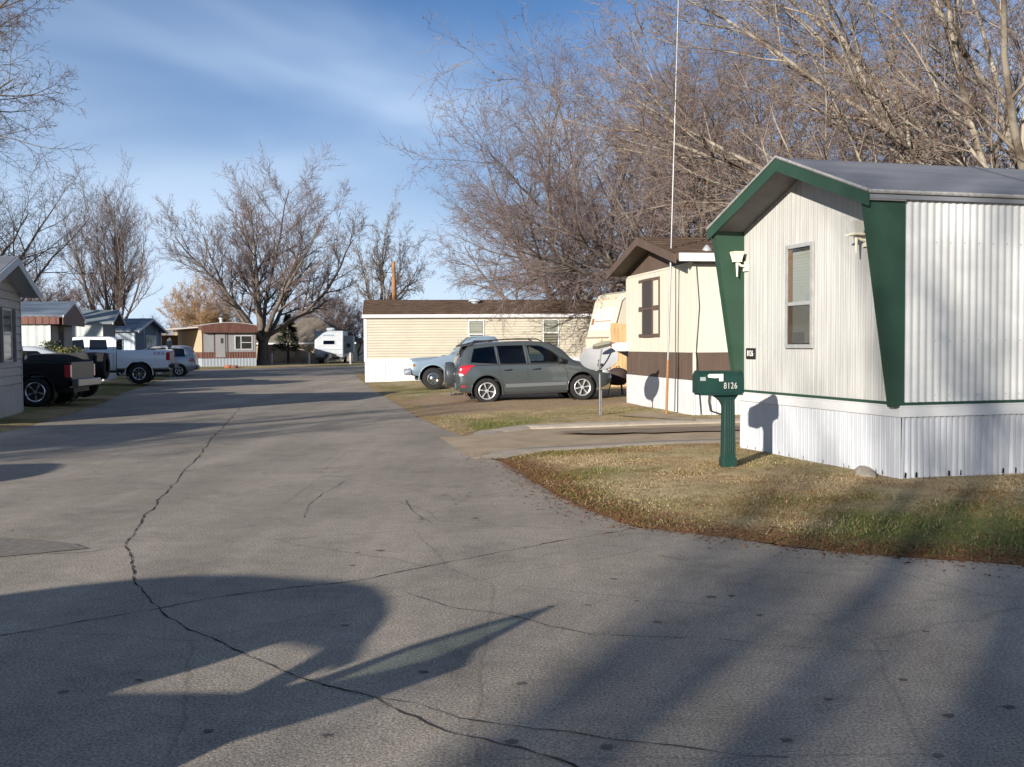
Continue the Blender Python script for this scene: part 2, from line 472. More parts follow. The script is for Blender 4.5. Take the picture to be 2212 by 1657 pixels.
def build_drive():
    cm = mat('old_concrete', (.30,.225,.15), (.40,.315,.22), (1.6,1.6,1.6), 6, rough=.95, spec=.15, bump=.25, bscale=(40,40,40))
    km = mat('kerb_concrete', (.30,.255,.20), (.37,.32,.26), (7,7,7), 5, rough=.95, spec=.15, bump=.25, bscale=(60,60,60))
    near, far = [p.copy() for p in DR_NEAR], [p.copy() for p in DR_FAR]
    for line, sg in ((near, -1), (far, 1)):            # the kerb tops sit level with the lawn beside them
        for p in line:
            h_ = float(height(np.array([p.x]), np.array([p.y + sg * .25]))[0]); p.z = max(.012, min(p.z, h_ - .022))
    bed = [Vector((p.x, p.y, max(.008, p.z - .03))) for p in near] + [Vector((p.x, p.y, max(.008, p.z - .03))) for p in far[::-1]]
    nb = [near[0] + Vector((-.75, .1, 0)), near[0] + Vector((-.3, .05, 0))] + near; fb = [far[0] + Vector((-.75, -.1, 0)), far[0] + Vector((-.3, -.05, 0))] + far
    b = MB(); k = len(nb)
    for i in range(k): 
        for t in np.linspace(0, 1, 7):
            p = nb[i].lerp(fb[i], t); b.v.append((p.x, p.y, -.012 if i == 0 else .006 if i == 1 else max(.012, p.z - .025 - .02 * math.sin(math.pi * t))))
    for i in range(k - 1):
        for j in range(6):
            b.f.append((i*7+j, i*7+j+1, (i+1)*7+j+1, (i+1)*7+j)); b.m.append(0)
    o = b.build('driveway', cm, smooth=60); tag(o, 'brown stained concrete driveway between the kerbs', 'driveway', kind='structure')
    st = mat('dark_patch', (.17,.13,.095), (.25,.19,.14), (2.5,5,2), 5, rough=.9, spec=.2)  # darker oval patch lying on the concrete
    c = (far[4] * .62 + near[4] * .38); c2 = far[5] * .66 + near[5] * .34; rs = random.Random(3); pts = []
    for q in range(40):
        a = 2*math.pi*q/40; L_ = 1.5
        pts.append((c.x + .75 + L_*1.6*math.cos(a)*(1+.1*rs.uniform(-1,1)), c.y + .15 + .5*math.sin(a)*(1+.2*rs.uniform(-1,1)) + .28*L_*1.6*math.cos(a)*.7, .058))
    flat_poly('dark_patch', pts, .058, st, o)
    for line, s_, lab in ((near, 1, 'pale concrete kerb bordering the lawn with the green mailbox'), (far, -1, 'pale concrete kerb bordering the lawn with the satellite dish')):
        b = MB(); w = .52; prof = [(-.06, -.12), (-.03, .0), (.1, .022), (w - .08, .018), (w, -.02), (w+.03, -.12)]
        pts = []
        for i in range(len(line) - 1):
            for t in np.linspace(0, 1, 7)[:-1 if i < len(line)-2 else None]: pts.append(line[i].lerp(line[i+1], t))
        for i, p in enumerate(pts):
            t = (pts[min(i+1, len(pts)-1)] - pts[max(i-1, 0)]); t.z = 0; t.normalize(); n = Vector((-t.y, t.x, 0)) * s_
            for a, h in prof: b.v.append((p.x + n.x * a, p.y + n.y * a, (p.z + h + .012) * min(1, .12 + i / 11) if h > -.1 else -.05))
        q = len(prof)
        for i in range(len(pts) - 1):
            for j in range(q - 1): b.f.append((i*q+j, i*q+j+1, (i+1)*q+j+1, (i+1)*q+j)); b.m.append(0)
        b.f.append(tuple(range(q))); b.m.append(0)
        o = b.build('kerb', km, smooth=30); tag(o, lab, 'kerb', kind='structure')
    # a paved pad in front of the second home
    o = flat_poly('footpath', [gp(u, v, .116) for u, v in [(1330,897),(1400,889),(1500,903),(1500,908),(1420,903)]], .116, cm)
    tag(o, 'small worn concrete pad beside the satellite dish pole', 'path', kind='structure')

build_ground(); build_road(); build_drive()
# ---------------------------------------------------------------- mobile homes
M_white_rib = mat('white_ribbed_metal', (.50,.50,.48), (.56,.56,.545), (.6,.6,3), 4, rough=.5, spec=.35)
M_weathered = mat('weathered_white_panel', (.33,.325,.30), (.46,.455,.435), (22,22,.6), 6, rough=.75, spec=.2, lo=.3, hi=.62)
M_white = mat('white_paint', (.57,.57,.565), (.51,.51,.505), (2,2,2), 4, rough=.5, spec=.4)
M_skirt = mat('white_skirting_metal', (.50,.515,.54), (.43,.445,.47), (2,2,.6), 4, rough=.45, spec=.4)
M_green = mat('dark_green_paint', (.018,.048,.029), (.024,.058,.037), (2,2,2), 4, rough=.5, spec=.35)
M_grey_roof = mat('grey_rolled_roof', (.13,.137,.155), (.18,.187,.205), (.5,3,1), 5, rough=.75, spec=.2, bump=.15)
M_dark = mat('dark_gap', (.012,.012,.012), rough=.9, spec=.1)
M_soffit_brown = mat('brown_soffit', (.10,.075,.055), rough=.8)  # the soffit boards' own brown
M_soffit_grey = mat('soffit_board', (.16,.15,.14), (.12,.115,.11), (3,3,3), rough=.8)
M_cream = mat('cream_paint', (.55,.52,.43), (.51,.48,.395), (3,3,.8), 4, rough=.65, spec=.25)
M_brown = mat('brown_paint', (.085,.058,.045), (.105,.072,.055), (3,3,.8), 4, rough=.7, spec=.25)
M_brown_roof = mat('brown_shingle', (.055,.036,.025), (.12,.08,.055), (2.5,9,4), 6, rough=.9, spec=.15, bump=.5, bscale=(9,9,9))
M_tan = mat('tan_vinyl', (.44,.40,.32), (.39,.355,.285), (.7,.7,2), 4, rough=.55, spec=.3)
M_blind = mat('blind_slat', (.62,.61,.55), rough=.6)
M_wood_jamb = mat('wood_jamb', (.34,.17,.07), (.42,.22,.09), (12,12,1), rough=.6)
M_alu = mat('grey_aluminium', (.36,.36,.35), (.44,.44,.43), (8,8,8), rough=.45, metal=.3)
M_pane = glass_mat('window_pane', (.62,.64,.62))
M_inside = mat('dim_interior', (.05,.048,.045), (.11,.1,.09), (1.5,1.5,1.5), rough=.9)
M_screen = mat('insect_screen', (.05,.045,.045), rough=.85, spec=.15)

def face_fn(face, L, W):
    return {'front': lambda t, z, o: (-o, t, z), 'near': lambda t, z, o: (t, -o, z),
            'far': lambda t, z, o: (t, W + o, z), 'back': lambda t, z, o: (L + o, t, z)}[face]

def ribs(b, fn, t0, t1, z0, ztop, period, prof, m=0, wob=0, seed=1, rows=1):
    """vertical ribs: prof = [(fraction, outward offset)]"""
    rs = random.Random(seed); ts = []; k = 0; t = t0
    while t < t1 - 1e-6:
        for f, o in prof:
            q = t0 + (k + f) * period
            if q <= t1: ts.append((q, o, k))
        k += 1; t = t0 + k * period
    ts.append((t1, prof[0][1], k))
    n0 = len(b.v); lean = {}
    for q, o, kk in ts:
        zt = ztop(q) if callable(ztop) else ztop
        for r in range(rows + 1):
            f = r / rows
            dt = 0
            if wob:
                if kk not in lean: lean[kk] = rs.gauss(0, wob)
                dt = lean[kk] * (1 - f)
            b.v.append(fn(q + dt, z0 + (zt - z0) * f, o * (1 if not wob else 1 + .35 * (1-f) * math.sin(kk * 2.1))))
    R1 = rows + 1
    for i in range(len(ts) - 1):
        for r in range(rows):
            a = n0 + i * R1 + r
            b.f.append((a, a + R1, a + R1 + 1, a + 1)); b.m.append(m)

def laps(b, fn, t0, t1, z0, z1, course, lim=None, m=0, lip=.014, gap=.014):
    """horizontal lap boards; lim(z) -> (t0, t1) inside a gable"""
    z = z0
    while z < z1 - 1e-4:
        zt = min(z + course, z1)
        a0, a1 = lim(z) if lim else (t0, t1); c0, c1 = lim(zt) if lim else (t0, t1)
        g = z + gap; b.add([fn(a0, g, lip), fn(a1, g, lip), fn(c1, zt, .002), fn(c0, zt, .002), fn(a0, g, -.02), fn(a1, g, -.02), fn(a0, z, -.02), fn(a1, z, -.02), fn(a0, z, .002), fn(a1, z, .002)], [(0,1,2,3), (0,4,5,1), (4,6,7,5), (6,8,9,7)], m)
        z = zt

def gable(W, zw, zr):
    return lambda t: zw + (zr - zw) * (1 - abs(t - W/2) / (W/2))
def gable_lim(W, zw, zr):
    def f(z):
        if z <= zw: return (0, W)
        q = min(1, (z - zw) / (zr - zw)) * W / 2
        return (q, W - q)
    return f

def shell(b, L, W, z0, zw, zr, m=0, inset=.02):
    """plain inner body behind the cladding"""
    i = inset
    P = [(i, z0), (W - i, z0), (W - i, zw), (W/2, zr), (i, zw)]
    b.prism(P, lambda y, z, h: (h, y, z), i, L - i, m)

def gable_roof(root, L, W, zw, zr, of, ob, oe, th, mats, fascia_h, name='roof', fas_front=True, shingle=False):
    """roof slab of two slopes, fascia boards as its own part. zw/zr: underside at wall and ridge"""
    s = (zr - zw) / (W / 2)
    ze = zw - s * oe
    b = MB()
    for (ya, yb) in ((-oe, W/2), (W + oe, W/2)):
        n = 1
        b.hexa([(-of, ya, ze), (L + ob, ya, ze), (L + ob, yb, zr), (-of, yb, zr), (-of, ya, ze + th), (L + ob, ya, ze + th), (L + ob, yb, zr + th), (-of, yb, zr + th)])
        if shingle:
            n = 9
            for i in range(n):
                f0 = i / n; f1 = (i + 1) / n
                y0 = ya + (yb - ya) * f0; y1 = ya + (yb - ya) * f1
                za = ze + th + (zr - ze) * f0; zb = ze + th + (zr - ze) * f1
                b.add([(-of - .01, y0, za + .018), (L + ob, y0, za + .018), (L + ob, y1, zb + .004), (-of - .01, y1, zb + .004), (-of - .01, y0, za), (L + ob, y0, za)], [(0,1,2,3), (0,4,5,1)])
    roof = b.build(name, mats[0], root)
    f = MB(); d = .03
    for xs in ((-of - d, -of),) + (((L + ob, L + ob + d),) if True else ()):
        for (ya, yb) in ((-oe - .01, W/2), (W + oe + .01, W/2)):
            f.hexa([(xs[0], ya, ze + th - fascia_h), (xs[1], ya, ze + th - fascia_h), (xs[1], yb, zr + th - fascia_h), (xs[0], yb, zr + th - fascia_h),
                    (xs[0], ya, ze + th - .012), (xs[1], ya, ze + th - .012), (xs[1], yb, zr + th - .012), (xs[0], yb, zr + th - .012)])
        f.build('fascia', mats[1], root); f = MB()
    # flat soffit boards beneath the overhang
    so = MB()
    if of > .1:
        for (ya, yb) in ((-oe, W/2), (W + oe, W/2)):
            so.hexa([(-of, ya, ze - .02), (-.001, ya, ze - .02), (-.001, yb, zr - .02), (-of, yb, zr - .02), (-of, ya, ze - .003), (-.001, ya, ze - .003), (-.001, yb, zr - .003), (-of, yb, zr - .003)])
        so.build('soffit', mats[2], root)
    return roof, ze

def window(root, fn, t0, t1, z0, z1, frame, fw=.045, proud=.03, mid=None, blind=None, screen_half=False, label=None, deep=.07, jamb=None, pane=None, sash=None):
    """frame (part) > pane, blind, jamb. The wall behind stays closed, the recess is a flat sheet painted as a dim room"""
    b = MB()
    def bar(a0, a1, c0, c1, o0=.004, o1=proud):
        b.hexa([fn(a0, c0, o0), fn(a1, c0, o0), fn(a1, c1, o0), fn(a0, c1, o0), fn(a0, c0, o1), fn(a1, c0, o1), fn(a1, c1, o1), fn(a0, c1, o1)])
    bar(t0 - fw, t0, z0 - fw, z1 + fw); bar(t1, t1 + fw, z0 - fw, z1 + fw); bar(t0, t1, z1, z1 + fw); bar(t0, t1, z0 - fw, z0)
    if mid: bar(t0, t1, mid - .022, mid + .022)
    w = b.build('window', frame, root)
    if label: w['label'] = label
    p = MB()
    for (c0, c1) in (((z0, mid - .022), (mid + .022, z1)) if mid else ((z0, z1),)):
        o = proud - .012
        p.add([fn(t0, c0, o), fn(t1, c0, o), fn(t1, c1, o), fn(t0, c1, o)], [(0,1,2,3)])
    p.build('pane', pane or M_pane, w)
    q = MB()
    q.add([fn(t0, z0, .005), fn(t1, z0, .005), fn(t1, z1, .005), fn(t0, z1, .005)], [(0,1,2,3)])
    if blind:
        sl = MB(); a0, a1, c0, c1 = blind; n = int((c1 - c0) / .040)
        for i in range(n):
            z = c0 + (c1 - c0) * i / n
            sl.add([fn(a0, z, .0135), fn(a1, z, .0135), fn(a1, z + .041, .0085), fn(a0, z + .041, .0085)], [(0,1,2,3)])
        sl.build('blind', M_blind, w)
    q.build('dim_backing', M_inside, w)
    if jamb:
        j = MB(); a0, a1 = jamb
        j.hexa([fn(a0, z0 + .01, .0055), fn(a1, z0 + .01, .0055), fn(a1, z1 - .01, .0055), fn(a0, z1 - .01, .0055), fn(a0, z0 + .01, .015), fn(a1, z0 + .01, .015), fn(a1, z1 - .01, .015), fn(a0, z1 - .01, .015)])
        j.build('jamb', M_wood_jamb, w)
    return w

def text_mesh(name, body, size, m, parent, mtx, extrude=.002, squeeze=1.0):
    cu = bpy.data.curves.new(name, 'FONT'); cu.body = body; cu.size = size; cu.space_character = 1.12; cu.extrude = extrude
    cu.align_x = 'CENTER'; cu.align_y = 'CENTER'
    o = bpy.data.objects.new(name, cu); C.objects.link(o)
    bpy.context.view_layer.update()
    me = bpy.data.meshes.new_from_object(o.evaluated_get(bpy.context.evaluated_depsgraph_get()))
    bpy.data.objects.remove(o)
    me.name = name; me.materials.clear(); me.materials.append(m)
    o = bpy.data.objects.new(name, me); C.objects.link(o); o.parent = parent
    o.matrix_local = mtx @ Matrix.Diagonal((squeeze, 1, 1, 1))
    return o

# ------------------------------------------------ the white home with green trim
def main_home():
    near = gp(1945, 1035, .1); AZ = 15.5; W, L = 3.66, 15.0
    near.z = 0
    root = thing('mobile_home', 'white ribbed mobile home with dark green trim and grey roof beside the green mailbox', 'mobile home', near, AZ)
    Z0, ZS, ZT, ZW, ZR = .02, .80, .93, 3.20, 3.86
    lim = gable(W, ZW, ZR)
    # inner body and claddings
    b = MB(); shell(b, L, W, .3, ZW, ZR, inset=.025)
    fr = face_fn('front', L, W); nr = face_fn('near', L, W); fa = face_fn('far', L, W); bk = face_fn('back', L, W)
    b2 = MB(); shell(b2, L, W, ZT - .02, ZW - .01, ZR - .01, inset=.03)
    prof_g = [(0, 0), (.10, .0035), (.46, .0035), (.56, 0), (.64, .0025), (.9, .0025)]
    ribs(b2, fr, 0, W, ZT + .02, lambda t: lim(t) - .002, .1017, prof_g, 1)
    prof = [(i/10, .0135 * (.5 + .5 * math.cos(2*math.pi*i/10))**.7) for i in range(10)]
    ribs(b2, nr, 0, L, ZT + .02, ZW, .0945, prof, 0)
    ribs(b2, fa, 0, L, ZT + .02, ZW, .0945, prof, 0)
    wall = b2.build('wall', [M_white_rib, M_weathered], root, smooth=50)
    rv = MB()
    for z in (1.02, 1.63, 2.72):
        for k in range(2, 60): rv.box((k*.0945*2 + .045, -.016, z), (k*.0945*2 + .055, -.010, z + .01))
    rv.build('rivet', mat('rivet', (.30,.29,.27), rough=.6), wall)['kind'] = 'stuff'
    bs = MB()
    bs.hexa([(-.012,-.012,ZT-.01),(-.012,W+.012,ZT-.01),(-.012,W+.012,ZT+.022),(-.012,-.012,ZT+.022),(.01,-.012,ZT-.01),(.01,W+.012,ZT-.01),(.01,W+.012,ZT+.022),(.01,-.012,ZT+.022)])
    bs.box((.01, -.013, ZT - .01), (L, .01, ZT + .022))
    bs.build('base_strip', M_green, root)
    # skirting
    sk = MB(); sp = [(0, .012), (.16, .012), (.22, -.008), (.72, -.008), (.78, .012)]
    ribs(sk, fr, 0.0, W, Z0, ZS, .0875, [(0,.004),(.12,.010),(.5,.010),(.62,.004),(.7,.0065),(.88,.0065)], 0, wob=.003, seed=5, rows=4)
    ribs(sk, nr, 0.0, L, Z0, ZS, .078, [(0,.014),(.42,.014),(.5,-.012),(.92,-.012)], 0, wob=.010, seed=9, rows=4)
    ribs(sk, fa, 0, L, Z0, ZS, .08, sp)
    ribs(sk, bk, 0, W, Z0, ZS, .08, sp)
    skp = sk.build('skirting', M_skirt, root)
    inner = MB(); inner.box((.05, .05, .0), (L - .05, W - .05, ZS)); inner.build('underside', M_dark, skp)
    hole = MB(); rs = random.Random(2)
    for t in (.05,.19,.62,.78,1.35,1.52,2.1,2.6,3.1): hole.add([(t - .016, -.017, .115), (t + .012, -.017, .112), (t + .016, -.017, .165), (t - .008, -.017, .178)], [(0,1,2,3)])
    for t in (.3,.42,.66,.95,1.05,1.5,1.95,2.3,2.55,3.0,3.2,3.42): hole.add([(-.0125, t, .115), (-.0125, t + .016, .115), (-.0125, t + .013, .115 + rs.uniform(.02,.06)), (-.0125, t + .003, .15)], [(0,1,2,3)])
    hole.build('crack_gap', M_dark, skp)  # flat dark quads standing for small holes in the skirting
    tr = MB()
    tr.box((-.03, -.03, ZS - .012), (L, 0, ZT - .012)); tr.box((-.03, 0, ZS - .012), (-.0005, W + .03, ZT - .012)); tr.box((0, W, ZS - .012), (L, W + .03, ZT - .012))
    tr.box((-.036, -.036, ZT - .03), (L, -.03, ZT - .014)); tr.box((-.036, -.03, ZT - .03), (-.03, W + .03, ZT - .014))
    tr.build('skirting_rail', M_white, root, bevel=.004)
    # roof
    roof, ze = gable_roof(root, L, W, ZW + .0, ZR + .0, .47, .15, .06, .09, (M_grey_roof, M_green, M_soffit_grey), .17)
    lip = MB()
    lip.tube([(-.48, -.075, ze + .075), (L, -.075, ze + .075)], .022, 6)
    lip.tube([(-.5, -.07, ze + .09), (-.5, W/2, ZR + .10), (-.5, W + .07, ze + .09)], .02, 6)
    lip.build('roof_edge', mat('roof_sealant', (.20,.195,.19), (.32,.31,.30), (20,20,20), rough=.8), roof)
    seam = MB()
    for x in (2.4, 4.8, 7.2, 9.6, 12): seam.hexa([(x,-.05,ze+.096),(x+.05,-.05,ze+.096),(x+.05,W/2,ZR+.096),(x,W/2,ZR+.096),(x,-.05,ze+.1),(x+.05,-.05,ze+.1),(x+.05,W/2,ZR+.1),(x,W/2,ZR+.1)])
    seam.build('roof_seam', mat('seam_tar', (.10,.105,.115), rough=.7), roof)
    # tapered green wings carrying the overhang
    for y0, y1 in ((-.022, .11), (W - .11, W + .022)):
        w = MB()
        top = ZW + .02; bot = ZT - .03
        w.hexa([(-.10, y0, bot), (.02, y0, bot), (.02, y1, bot), (-.10, y1, bot), (-.46, y0, top), (.02, y0, top), (.02, y1, top), (-.46, y1, top)])
        w.build('wing_board', M_green, root)
    # window
    window(root, lambda t, z, o: fr(t, z, o + .008), 1.775, 2.325, 1.60, 2.855, M_alu, .05, .035, mid=2.13, blind=(1.785, 2.22, 1.62, 2.80), jamb=(2.235, 2.315))
    scr = MB(); scr.add([(-.0335, 1.775, 1.60), (-.0335, 2.325, 1.60), (-.0335, 2.325, 2.105), (-.0335, 1.775, 2.105)], [(0,1,2,3)]); scr.build('insect_screen', glass_mat('fine_screen', (.62, .61, .60), .02, .5), root)
    stick = MB(); stick.box((-.022, 1.80, 2.155), (-.0215, 1.90, 2.25)); 
    stick.build('sticker', M_white, root)
    s2 = MB(); s2.box((-.0222, 1.93, 1.615), (-.0216, 2.20, 1.76)); s2.build('notice', mat('grey_notice', (.28,.28,.29), (.42,.42,.43), (40,40,14), rough=.7), root)
    # number plate
    pl = MB(); pl.box((-.026, 3.205, 1.395), (-.0075, 3.455, 1.55)); p = pl.build('number_plate', mat('black_plate', (.012,.012,.013), rough=.4), root, bevel=.004)
    # text frame: x -> -Y local, y -> Z, normal -> -X
    TM = lambda y, z, x: Matrix(((0, 0, -1, x), (-1, 0, 0, y), (0, 1, 0, z), (0, 0, 0, 1)))
    text_mesh('number', '8126', .118, mat('plate_digit', (.75,.75,.72), rough=.5), p, TM(3.33, 1.472, -.028), squeeze=.66)
    # carriage lamps
    lm = mat('cream_lamp_metal', (.70,.66,.52), rough=.5); lg = mat('frosted_lamp_glass', (.52,.51,.47), rough=.3)
    for y, z, broken in ((3.47, 2.72, False), (.62, 2.80, True)):
        k = MB()
        k.box((-.035, y - .06, z - .07), (-.008, y + .06, z + .07)); k.tube([(-.03, y, z), (-.10, y, z + .01), (-.16, y, z + .06)], .018, 8)
        k.tube([(-.16, y, z - .15), (-.16, y, z + .06)], [.009, .022], 8)
        lamp = k.build('wall_lamp', lm, root, smooth=40)
        g = MB(); cg = MB()
        def fr_(r0, r1, z0_, z1_, tgt):
            tgt.hexa([(-.16 - r0, y - r0, z0_), (-.16 + r0, y - r0, z0_), (-.16 + r0, y + r0, z0_), (-.16 - r0, y + r0, z0_), (-.16 - r1, y - r1, z1_), (-.16 + r1, y - r1, z1_), (-.16 + r1, y + r1, z1_), (-.16 - r1, y + r1, z1_)])
        if not broken:
            fr_(.042, .068, z + .075, z + .195, g); fr_(.052, .052, z + .06, z + .075, cg); fr_(.076, .076, z + .195, z + .206, cg)
            for sx in (-1, 1):
                for sy in (-1, 1): cg.tube([(-.16 + sx*.044, y + sy*.044, z + .07), (-.16 + sx*.07, y + sy*.07, z + .20)], .006, 5)
        else:
            fr_(.055, .085, z + .075, z + .215, g); fr_(.085, .085, z + .055, z + .075, cg)
        g.build('lamp_glass', lg, lamp); cg.build('lamp_cage', lm, lamp)
    return root

def mailbox():
    p = gp(1572, 1008, .09); 
    root = thing('mailbox', 'dark green plastic mailbox on a ribbed post with white house number 8126', 'mailbox', (p.x, p.y, .06), 8)
    G = mat('green_plastic', (.007,.033,.026), (.010,.040,.031), (3,3,3), rough=.42, spec=.4)
    b = MB(); w0, w1 = .10, .082; H = .93
    def post(w, z): return [(-w, -w*.9, z), (w, -w*.9, z), (w, w*.9, z), (-w, w*.9, z)]
    b.add(post(.088, 0) + post(.088, .14) + post(.076, .155) + post(.066, H), [(0,1,5,4),(1,2,6,5),(2,3,7,6),(3,0,4,7),(4,5,9,8),(5,6,10,9),(6,7,11,10),(7,4,8,11),(8,9,13,12),(9,10,14,13),(10,11,15,14),(11,8,12,15),(12,13,14,15),(3,2,1,0)])
    for k in range(6):
        x = -.055 + k * .022
        b.hexa([(x*1.1-.006, -.078, .2), (x*1.1+.006, -.078, .2), (x*1.1+.006, -.06, .2), (x*1.1-.006, -.06, .2), (x*.95-.006, -.069, H-.06), (x*.95+.006, -.069, H-.06), (x*.95+.006, -.055, H-.06), (x*.95-.006, -.055, H-.06)])
    b.build('post', G, root, bevel=.004)
    # curved bracket under the box
    br = MB(); n = 8
    poly = [(-.066, .75)] + [(-.066 - .23 * (1 - math.cos(math.pi/2*i/n)), .75 + .18 * math.sin(math.pi/2*i/n)) for i in range(1, n+1)] + [(-.32, H+.02), (.13, H+.02), (.066, .86)]
    br.prism(poly, lambda x, z, h: (x, h, z), -.06, .06); br.build('bracket', G, root)
    bx = MB(); Wd = .125; x0, x1 = -.385, .14; zb = H + .02; hs = .17
    sec = [(-Wd, zb), (Wd, zb), (Wd, zb + hs)] + [(Wd * math.cos(math.pi*i/12), zb + hs + .105 * math.sin(math.pi*i/12)) for i in range(1, 12)] + [(-Wd, zb + hs)]
    bx.prism(sec, lambda y, z, h: (h, y, z), x0, x1)
    tray = MB(); tray.box((x0 - .005, -Wd - .012, zb - .025), (x1 + .005, Wd + .012, zb - .002))
    box = bx.build('mail_compartment', G, root, smooth=40); tray.build('tray', G, root, bevel=.004)
    d = MB(); s2 = [((y) * 1.03, zb + (z - zb) * 1.02) for y, z in sec]; d.prism(s2, lambda y, z, h: (h, y, z), x0 - .03, x0); d.build('door', G, root, smooth=40)
    d = MB(); d.prism(s2, lambda y, z, h: (h, y, z), x1, x1 + .02); d.build('end_cap', G, root, smooth=40)
    ref = MB(); ref.box((x0 - .015, -Wd - .006, zb + .155), (x0 + .055, -Wd - .001, zb + .20)); ref.build('latch', mat('grey_latch', (.30,.34,.33), rough=.5), root)
    fl = MB(); a = -.30; z = zb + .195
    P = [(a, z), (a - .008, z + .022), (a + .01, z + .042), (a + .19, z + .042), (a + .19, z - .048), (a + .140, z - .048), (a + .135, z - .005), (a + .09, z - .01)]
    fl.prism(P, lambda x, zz, h: (x, h, zz), -Wd - .016, -Wd - .006); fl.build('flag', mat('cream_flag', (.72,.68,.58), rough=.5), root)
    TM = Matrix(((1, 0, 0, -.015), (0, 0, -1, -Wd - .004), (0, 1, 0, zb + .088), (0, 0, 0, 1)))
    text_mesh('number', '8126', .108, mat('worn_digit', (.66,.62,.57), (.40,.36,.34), (60,60,60), rough=.6), box, TM, .0015, .74)

# ------------------------------------------------ the brown and cream home
def brown_home():
    p = gp(1497, 897.5, .1); p.z = 0; AZ = 10; W, L = 4.9, 15.0
    root = thing('mobile_home', 'cream and brown mobile home with brown gable roof behind the tall antenna pole', 'mobile home', p, AZ)
    ZS, ZB, ZW, ZR = .84, 1.43, 3.42, 4.0
    fr = face_fn('front', L, W); nr = face_fn('near', L, W); fa = face_fn('far', L, W)
    b = MB(); shell(b, L, W, .75, ZW, ZR, inset=.03)
    groove = [(0, -.006), (.03, 0), (.97, 0), (.999, -.006)]
    lo = [(0, 0)]
    ribs(b, fr, 0, W, ZS, ZB, .2, groove, 1); ribs(b, nr, 0, L, ZS, ZB, .2, groove, 1); ribs(b, fa, 0, L, ZS, ZB, .2, groove, 1)
    g2 = [(0, .012), (.02, .018), (.98, .018), (.999, .012)]
    ribs(b, fr, -.018, W + .018, ZB, lambda t: 3.34, .3, g2, 0); ribs(b, nr, -.018, L, ZB, 3.30, .6, g2, 0); ribs(b, fa, 0, L, ZB, 3.3, .6, g2, 0)
    b.hexa([(-.018,-.018,ZB-.001),(-.018,W+.018,ZB-.001),(.0,W+.018,ZB-.001),(.0,-.018,ZB-.001),(-.018,-.018,ZB),(-.018,W+.018,ZB),(.0,W+.018,ZB),(.0,-.018,ZB)])
    ribs(b, fr, 0, W, 3.34, gable(W, ZW + .0, ZR), .15, groove, 1)
    wall = b.build('wall', [M_cream, M_brown], root)
    bt = MB(); bt.box((-.028, -.03, 3.30), (-.0185, W + .03, 3.345)); bt.build('batten', M_cream, wall)
    co = MB(); co.box((-.03, -.03, ZB), (.05, -.0185, 3.30)); co.box((-.03, -.0185, ZB), (-.0185, .03, 3.30)); co.box((-.012, -.012, ZS), (.06, -.001, ZB - .002)); co.build('corner_trim', M_cream, wall)
    sk = MB(); ribs(sk, fr, 0, W, .02, ZS, .35, [(0, .004), (.03, .010), (.97, .010)]); ribs(sk, nr, 0, L, .02, ZS, .12, [(0, .012), (.3, .012), (.36, -.006), (.94, -.006)]); ribs(sk, fa, 0, L, .02, ZS, .3, [(0, .01)])
    s = sk.build('skirting', M_white, root); i = MB(); i.box((.05, .05, 0), (L - .05, W - .05, ZS)); i.build('underside', M_dark, s)
    roof, ze = gable_roof(root, L, W, ZW + .02, ZR + .02, .45, .2, .22, .10, (M_brown_roof, M_brown, M_soffit_brown), .20, shingle=True)
    wf = MB(); wf.box((-.40, -.30, 3.33), (L + .1, -.245, 3.50)); wf.build('gutter', M_white, root)
    vent = MB(); vent.lathe([(.11, 0), (.10, .05), (.03, .14), (.0, .15)], lambda x, y, h: (.4 + x, .25 + y, ze + .19 + h), 10); vent.lathe([(.08, 0), (.07, .08), (.02, .2), (0, .21)], lambda x, y, h: (.62 + x, .22 + y, ze + .18 + h), 10)
    vent.build('roof_vent', mat('galvanised', (.42,.43,.43), rough=.5, metal=.4), roof, smooth=40)
    # window with shutter boards
    f2 = lambda t, z, o: fr(t, z, o + .018)
    w = window(root, f2, 2.62, 3.32, 1.84, 3.12, M_brown, .06, .05, mid=2.46, pane=M_screen)
    sh = MB(); shb = MB()
    def plate(B, t0, t1, z0, z1, o0, o1): B.hexa([f2(t0,z0,o0),f2(t1,z0,o0),f2(t1,z1,o0),f2(t0,z1,o0),f2(t0,z0,o1),f2(t1,z0,o1),f2(t1,z1,o1),f2(t0,z1,o1)])
    for t0, t1 in ((2.16, 2.55), (3.39, 3.72)):
        o = MB(); plate(o, t0 - .03, t1, 1.78, 3.18, .002, .03); sht = o.build('shutter', M_brown, root)
        q = MB(); plate(q, t0 + .02, t1 - .03, 1.86, 2.40, .031, .04); plate(q, t0 + .02, t1 - .03, 2.52, 3.10, .031, .04); q.build('shutter_panel', M_cream, sht)
    cab = MB()
    cab.tube([fr(1.02, 3.33, .03), fr(1.02, 2.2, .032), fr(1.05, .9, .03), fr(1.1, .12, .03)], .010, 5)
    cab.tube([nr(.06, 3.25, .035), nr(.12, 2.4, .04), nr(.05, 1.4, .035), nr(.10, .75, .04), nr(.15, .12, .05)], .010, 5)
    cab.tube([nr(.3 + .18 * math.cos(a*.6), .72 - .14 * abs(math.sin(a*.9)), .06 + .012 * a) for a in np.linspace(0, 14, 40)], .009, 5)
    cab.tube([nr(.35, .75, .05), nr(.32, .4, .06), nr(.35, .2, .07), nr(.6, .12, .08)], .018, 6)
    cab.build('cable', mat('black_cable', (.03,.025,.022), rough=.6), root)
    # ---- tall antenna in front of it
    a = gp(1439, 895, .1)
    r2 = thing('antenna_pole', 'very tall slim metal antenna pole with a rusty orange foot', 'antenna', (a.x, a.y, .05), 0)
    lean = Vector((.030, 0, 1))
    pole = MB(); mt = mat('galvanised_pole', (.19,.19,.19), (.28,.28,.275), (9,9,2), rough=.5, metal=.3)
